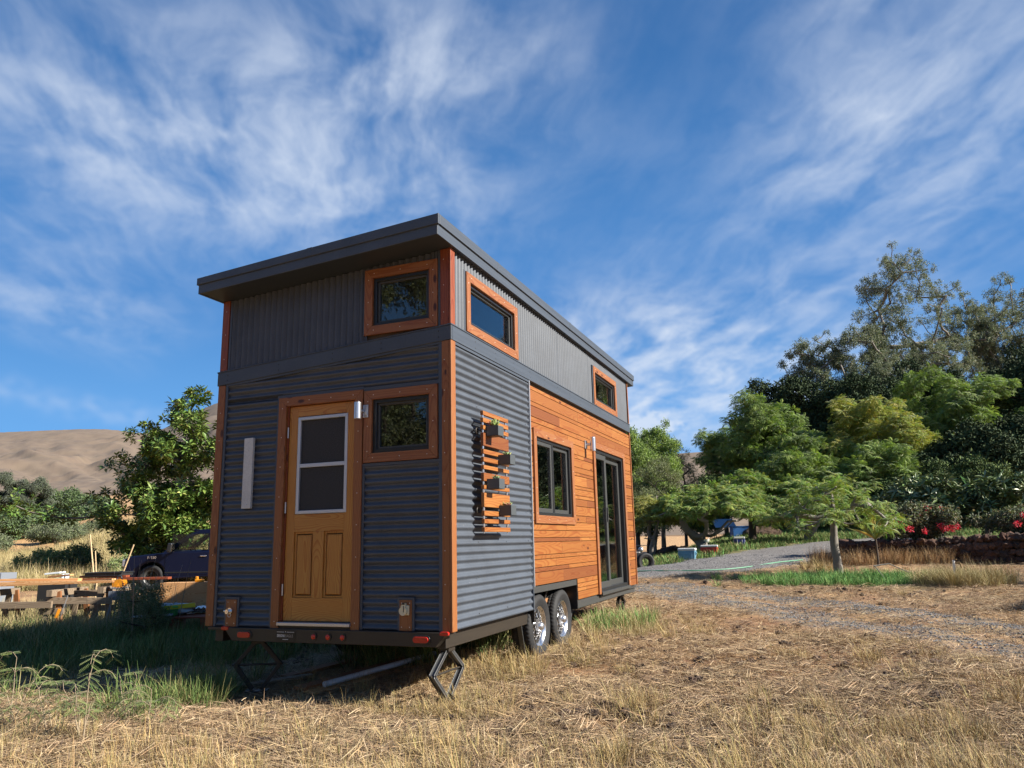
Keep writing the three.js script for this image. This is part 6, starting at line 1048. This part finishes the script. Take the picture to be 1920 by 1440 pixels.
  const ribbed = bundle('ribbed_box', 'dark ribbed storage box at the far end of the lumber', 'storage box', -13.3, T(SV(-13.3, 0, 20).x, SV(-13.3, 0, 20).z), 20); part('shell', new RoundedBoxGeometry(0.85, 0.75, 0.6, 2, 0.05).translate(-0.15, 0.38, 0), greyPlastic, ribbed); for (let i = 0; i < 7; i++) part('rib', bx(0.05, 0.16, 0.62, -0.52 + i * 0.13, 0.72, 0, 0.01), greyPlastic, ribbed);
  // leaning bamboo canes
  const cane = (label, a, b, r0) => { const A = SV(...a), B = SV(...b), g = rod(V(0, 0, 0), B.clone().sub(A), r0, r0 * 0.7, 8), rings = []; for (let i = 1; i < 7; i++) rings.push(new THREE.SphereGeometry(r0 * 1.15, 8, 6).scale(1, 0.5, 1).translate(...B.clone().sub(A).multiplyScalar(i / 7).toArray())); const t = thing('bamboo_cane', label, 'cane', A.toArray(), 0, 'bamboo canes behind the lumber'); part('culm', g, std({ color: lin(0.5, 0.36, 0.2), roughness: 0.6 }), t); part('nodes', merge(rings), std({ color: lin(0.38, 0.26, 0.14), roughness: 0.7 }), t).userData.kind = 'stuff'; };
  cane('tall bamboo cane leaning behind the black tray', [-7.55, 0.02, 14.2], [-7.83, 1.6, 14.2], 0.017); cane('shorter bamboo cane next to the tall one', [-7.52, 0.02, 14.15], [-7.68, 1.3, 14.15], 0.014); cane('bamboo cane leaning in front of the truck bumper', [-7.35, 0.02, 14.0], [-6.91, 1.4, 14.0], 0.017);
  // junk heap by the corner of the house
  const heapAt = (s, d) => T(SV(s, 0, d).x, SV(s, 0, d).z), pal = bundle('pallet', 'dark red pallet in the shade beside the corner post', 'pallet', -4.95, heapAt(-4.95, 11.5), 11.5, 0.15); for (let i = 0; i < 5; i++) part('slat', grainUV(bx(0.95, 0.025, 0.1, 0, 0.36 + (i % 2) * 0.004, -0.28 + i * 0.14), 0, 40 + i), redBoard, pal); for (const a of [-0.42, 0, 0.42]) part('stringer', grainUV(bx(0.06, 0.36, 0.66, a, 0.17, 0), 2, 50 + a * 10), redBoard, pal);
  const tp = bundle('tarp_bundle', 'grey tarp bundle lying on the pallet', 'tarp', -5.05, heapAt(-4.95, 11.5) + 0.385, 11.55); part('cloth', lumpGeo(90, 0.3, 4, 0.5).scale(0.3, 0.17, 0.2).translate(0, 0.07, 0), std({ color: lin(0.30, 0.31, 0.32), roughness: 0.5 }), tp); part('cord', new THREE.TorusGeometry(0.13, 0.008, 6, 24).rotateY(Math.PI / 2).scale(1, 0.7, 1.4).translate(0.02, 0.07, 0), plastic, tp);
  const lv = bundle('spirit_level', 'yellow spirit level lying across the junk pile', 'spirit level', -4.93, heapAt(-4.95, 11.5) + 0.50, 11.35, 0.1); part('beam', bx(0.55, 0.06, 0.025, 0, 0, 0).rotateZ(0.08), std({ color: lin(0.68, 0.60, 0.03), roughness: 0.4 }), lv); part('vial', bx(0.08, 0.03, 0.03, 0, 0.005, 0.0), std({ color: lin(0.2, 0.6, 0.15), roughness: 0.2 }), lv);
  const gb = bundle('green_crate', 'small green crate under the spirit level', 'crate', -5.0, heapAt(-4.95, 11.5) + 0.385, 11.3); part('shell', merge([bx(0.2, 0.08, 0.01, 0, 0.04, 0.06), bx(0.2, 0.08, 0.01, 0, 0.04, -0.06), bx(0.01, 0.08, 0.12, 0.1, 0.04, 0), bx(0.01, 0.08, 0.12, -0.1, 0.04, 0), bx(0.2, 0.01, 0.12, 0, 0.005, 0)]), std({ color: lin(0.03, 0.26, 0.05), roughness: 0.5 }), gb);
  part('rim', ring('front', -0.11, 0.11, -0.07, 0.07, 0.014, -0.006, 0.006).rotateX(Math.PI / 2).translate(0, 0.08, 0), std({ color: lin(0.03, 0.26, 0.05), roughness: 0.5 }), gb);
  const mt = bundle('metal_sheets', 'stack of corrugated metal offcuts behind the level', 'metal sheets', -4.62, heapAt(-4.95, 11.5) + 0.385, 11.75); for (let i = 0; i < 3; i++) part('sheet', corrugated('front', -0.25, 0.25, -0.18, 0.18, 'V', 0.07, 0.01, 0).rotateX(-Math.PI / 2).translate(i * 0.03, 0.02 + i * 0.03, 0), M.alu, mt);
  board('lumber_board', 'pale blue-grey board on the edge of the pallet', [-5.45, heapAt(-4.95, 11.5) + 0.39, 11.2], [-4.9, heapAt(-4.95, 11.5) + 0.41, 11.15], 0.12, 0.025, std({ color: lin(0.30, 0.36, 0.42), roughness: 0.5 }));
}
{ // offcuts and a pipe lying under the back of the house
  let k = 900; const lay = (name, label, cat, [x0, z0, y0], [x1, z1, y1], wide, thick, mat, round) => { const A = V(x0, T(x0, z0) + y0, z0), B = V(x1, T(x1, z1) + y1, z1), mid = A.clone().add(B).multiplyScalar(0.5); solo(name, round ? rod(A.clone().sub(mid), B.clone().sub(mid), wide, wide, 14) : plankGeo(A, B, wide, thick, k++), mat, label, cat, mid.toArray(), 0, name === 'offcut_board' ? 'offcuts under the house' : undefined); };
  lay('offcut_board', 'brown board lying deepest under the house', 'board', [-2.25, -0.8, 0.05], [-1.9, -2.2, 0.08], 0.14, 0.03, brownWood);
  lay('offcut_board', 'tan board next to the pipe under the house', 'board', [-1.7, -0.3, 0.07], [-1.1, -2.0, 0.1], 0.16, 0.03, brownWood);
  lay('offcut_board', 'pale thin board carrying the pipe under the house', 'board', [-1.58, -0.28, 0.05], [-1.0, -1.9, 0.05], 0.2, 0.02, fir);
  lay('offcut_board', 'weathered board end poking out below the left jack', 'board', [-2.45, -0.3, 0.03], [-2.0, -0.9, 0.06], 0.12, 0.025, oldWood);
  lay('plastic_pipe', 'pale grey pipe lying on the boards under the house', 'pipe', [-1.5, -0.4, 0.095], [-1.05, -1.7, 0.095], 0.026, 0.026, std({ color: lin(0.55, 0.57, 0.6), roughness: 0.4 }), true);
  const blk = thing('jack_block', 'red-brown wood block under the near jack', 'block', [-0.15, T(-0.15, -0.18), -0.2], 0.2); part('plate', grainUV(bx(0.34, 0.035, 0.2, 0, 0.0, 0), 0, 7), redBoard, blk); part('shim', grainUV(bx(0.26, 0.02, 0.16, 0.01, 0.026, 0), 0, 8), brownWood, blk);
}
// ---------------------------------------------------------------- seedlings and weeds
{
  const stemMat = std({ color: lin(0.27, 0.21, 0.14), roughness: 0.8 }), tones = [[0.14, 0.20, 0.04], [0.19, 0.24, 0.06], [0.10, 0.15, 0.03]];
  const seedling = (label, s, d, h, seed, n) => {
    const r = rngOf(seed), p = SV(s, 0, d), g = thing('leucaena_seedling', label, 'seedling', [p.x, T(p.x, p.z), p.z], TURN, 'feathery seedlings in the foreground'), stems = [], B = new LeafBuilder();
    for (let i = 0; i < n; i++) {
      const lean = (r() - 0.5) * 0.9, top = h * (0.55 + 0.5 * r()); let q = V((r() - 0.5) * 0.06, -0.02, (r() - 0.5) * 0.06); const path = [q.clone()];
      for (let j = 1; j <= 5; j++) { q = q.clone().add(V(lean * top * 0.2 * (0.4 + j * 0.2), top * 0.2, (r() - 0.5) * 0.05)); path.push(q.clone()); stems.push(rod(path[j - 1], q, 0.007 - j * 0.0009, 0.0062 - j * 0.0009, 6)); }
      for (let f = 0; f < 4; f++) {
        const a = path[2 + Math.floor(r() * 4)], az = r() * 6.28, len = 0.11 + 0.08 * r(); let e = a.clone(), th = 0.6;
        for (let t = 0; t < 4; t++) { const d0 = V(Math.cos(az) * Math.cos(th), Math.sin(th), Math.sin(az) * Math.cos(th)), e1 = e.clone().addScaledVector(d0, len / 3); stems.push(rod(e, e1, 0.0022, 0.0018, 4)); e = e1; th -= 0.5;
          for (const k of [1, -1]) { const sd = V(-Math.sin(az) * k, -0.35, Math.cos(az) * k).addScaledVector(d0, 0.5).normalize(); let w = e.clone(); const tn = toneOf(r, tones); for (let m = 0; m < 8; m++) { w = w.clone().addScaledVector(sd, 0.009); for (const kk of [1, -1]) B.leaf(w, d0.clone().multiplyScalar(kk).addScaledVector(sd, 0.5).normalize(), V(0, 1, 0), 0.017, 0.006, tn); } } }
      }
    }
    part('stems', merge(stems), stemMat, g); part('leaflets', B.build(), LM, g).userData.kind = 'stuff';
  };
  seedling('tallest feathery seedling with a bent bare stem', -3.0, 5.55, 0.56, 3, 4); seedling('feathery seedling spreading at the shadow edge', -3.0, 6.2, 0.42, 5, 3); seedling('feathery seedling with drooping fronds beside the tallest', -3.85, 6.15, 0.55, 7, 3); seedling('lowest feathery seedling among dry stems', -3.4, 5.9, 0.34, 9, 3); seedling('thin feathery seedling standing behind the tallest', -2.75, 6.0, 0.36, 11, 2);
  const weeds = [1, 2].map((k) => sprigBroad(k + 200, 30, [[0.12, 0.17, 0.06], [0.16, 0.20, 0.08], [0.09, 0.13, 0.04]], 0.2, 0.06));
  bushOf('weed_clump', 'grey-green weed clump with dry stalks before the truck', -5.15, 10.9, 0.42, 0.85, weeds, 18, 0.16, undefined, { per: 22, girth: 0.012 }); bushOf('weed_clump', 'smaller weed clump beside the spoked wheel', -5.75, 11.6, 0.36, 0.75, weeds, 14, 0.16, undefined, { per: 20, girth: 0.012 });
  const dry = []; const r = rngOf(77); for (let i = 0; i < 14; i++) { const p = SV(-5.9 + r() * 1.2, 0, 11 + r() * 0.8); dry.push([p.x, p.z, 1.0 + r() * 0.5]); } sow('weed_stalks', 'bare dry weed stalks before the truck', 'stalks', [tuft(301, 4, { h: [0.7, 1.0], spread: 0.15, lean: 0.35, width: 0.012, droop: 0.05, tones: [[0.33, 0.27, 0.19], [0.26, 0.2, 0.13]], seg: 4 })], grassMat, dry);
}
renderer.render(scene, camera);
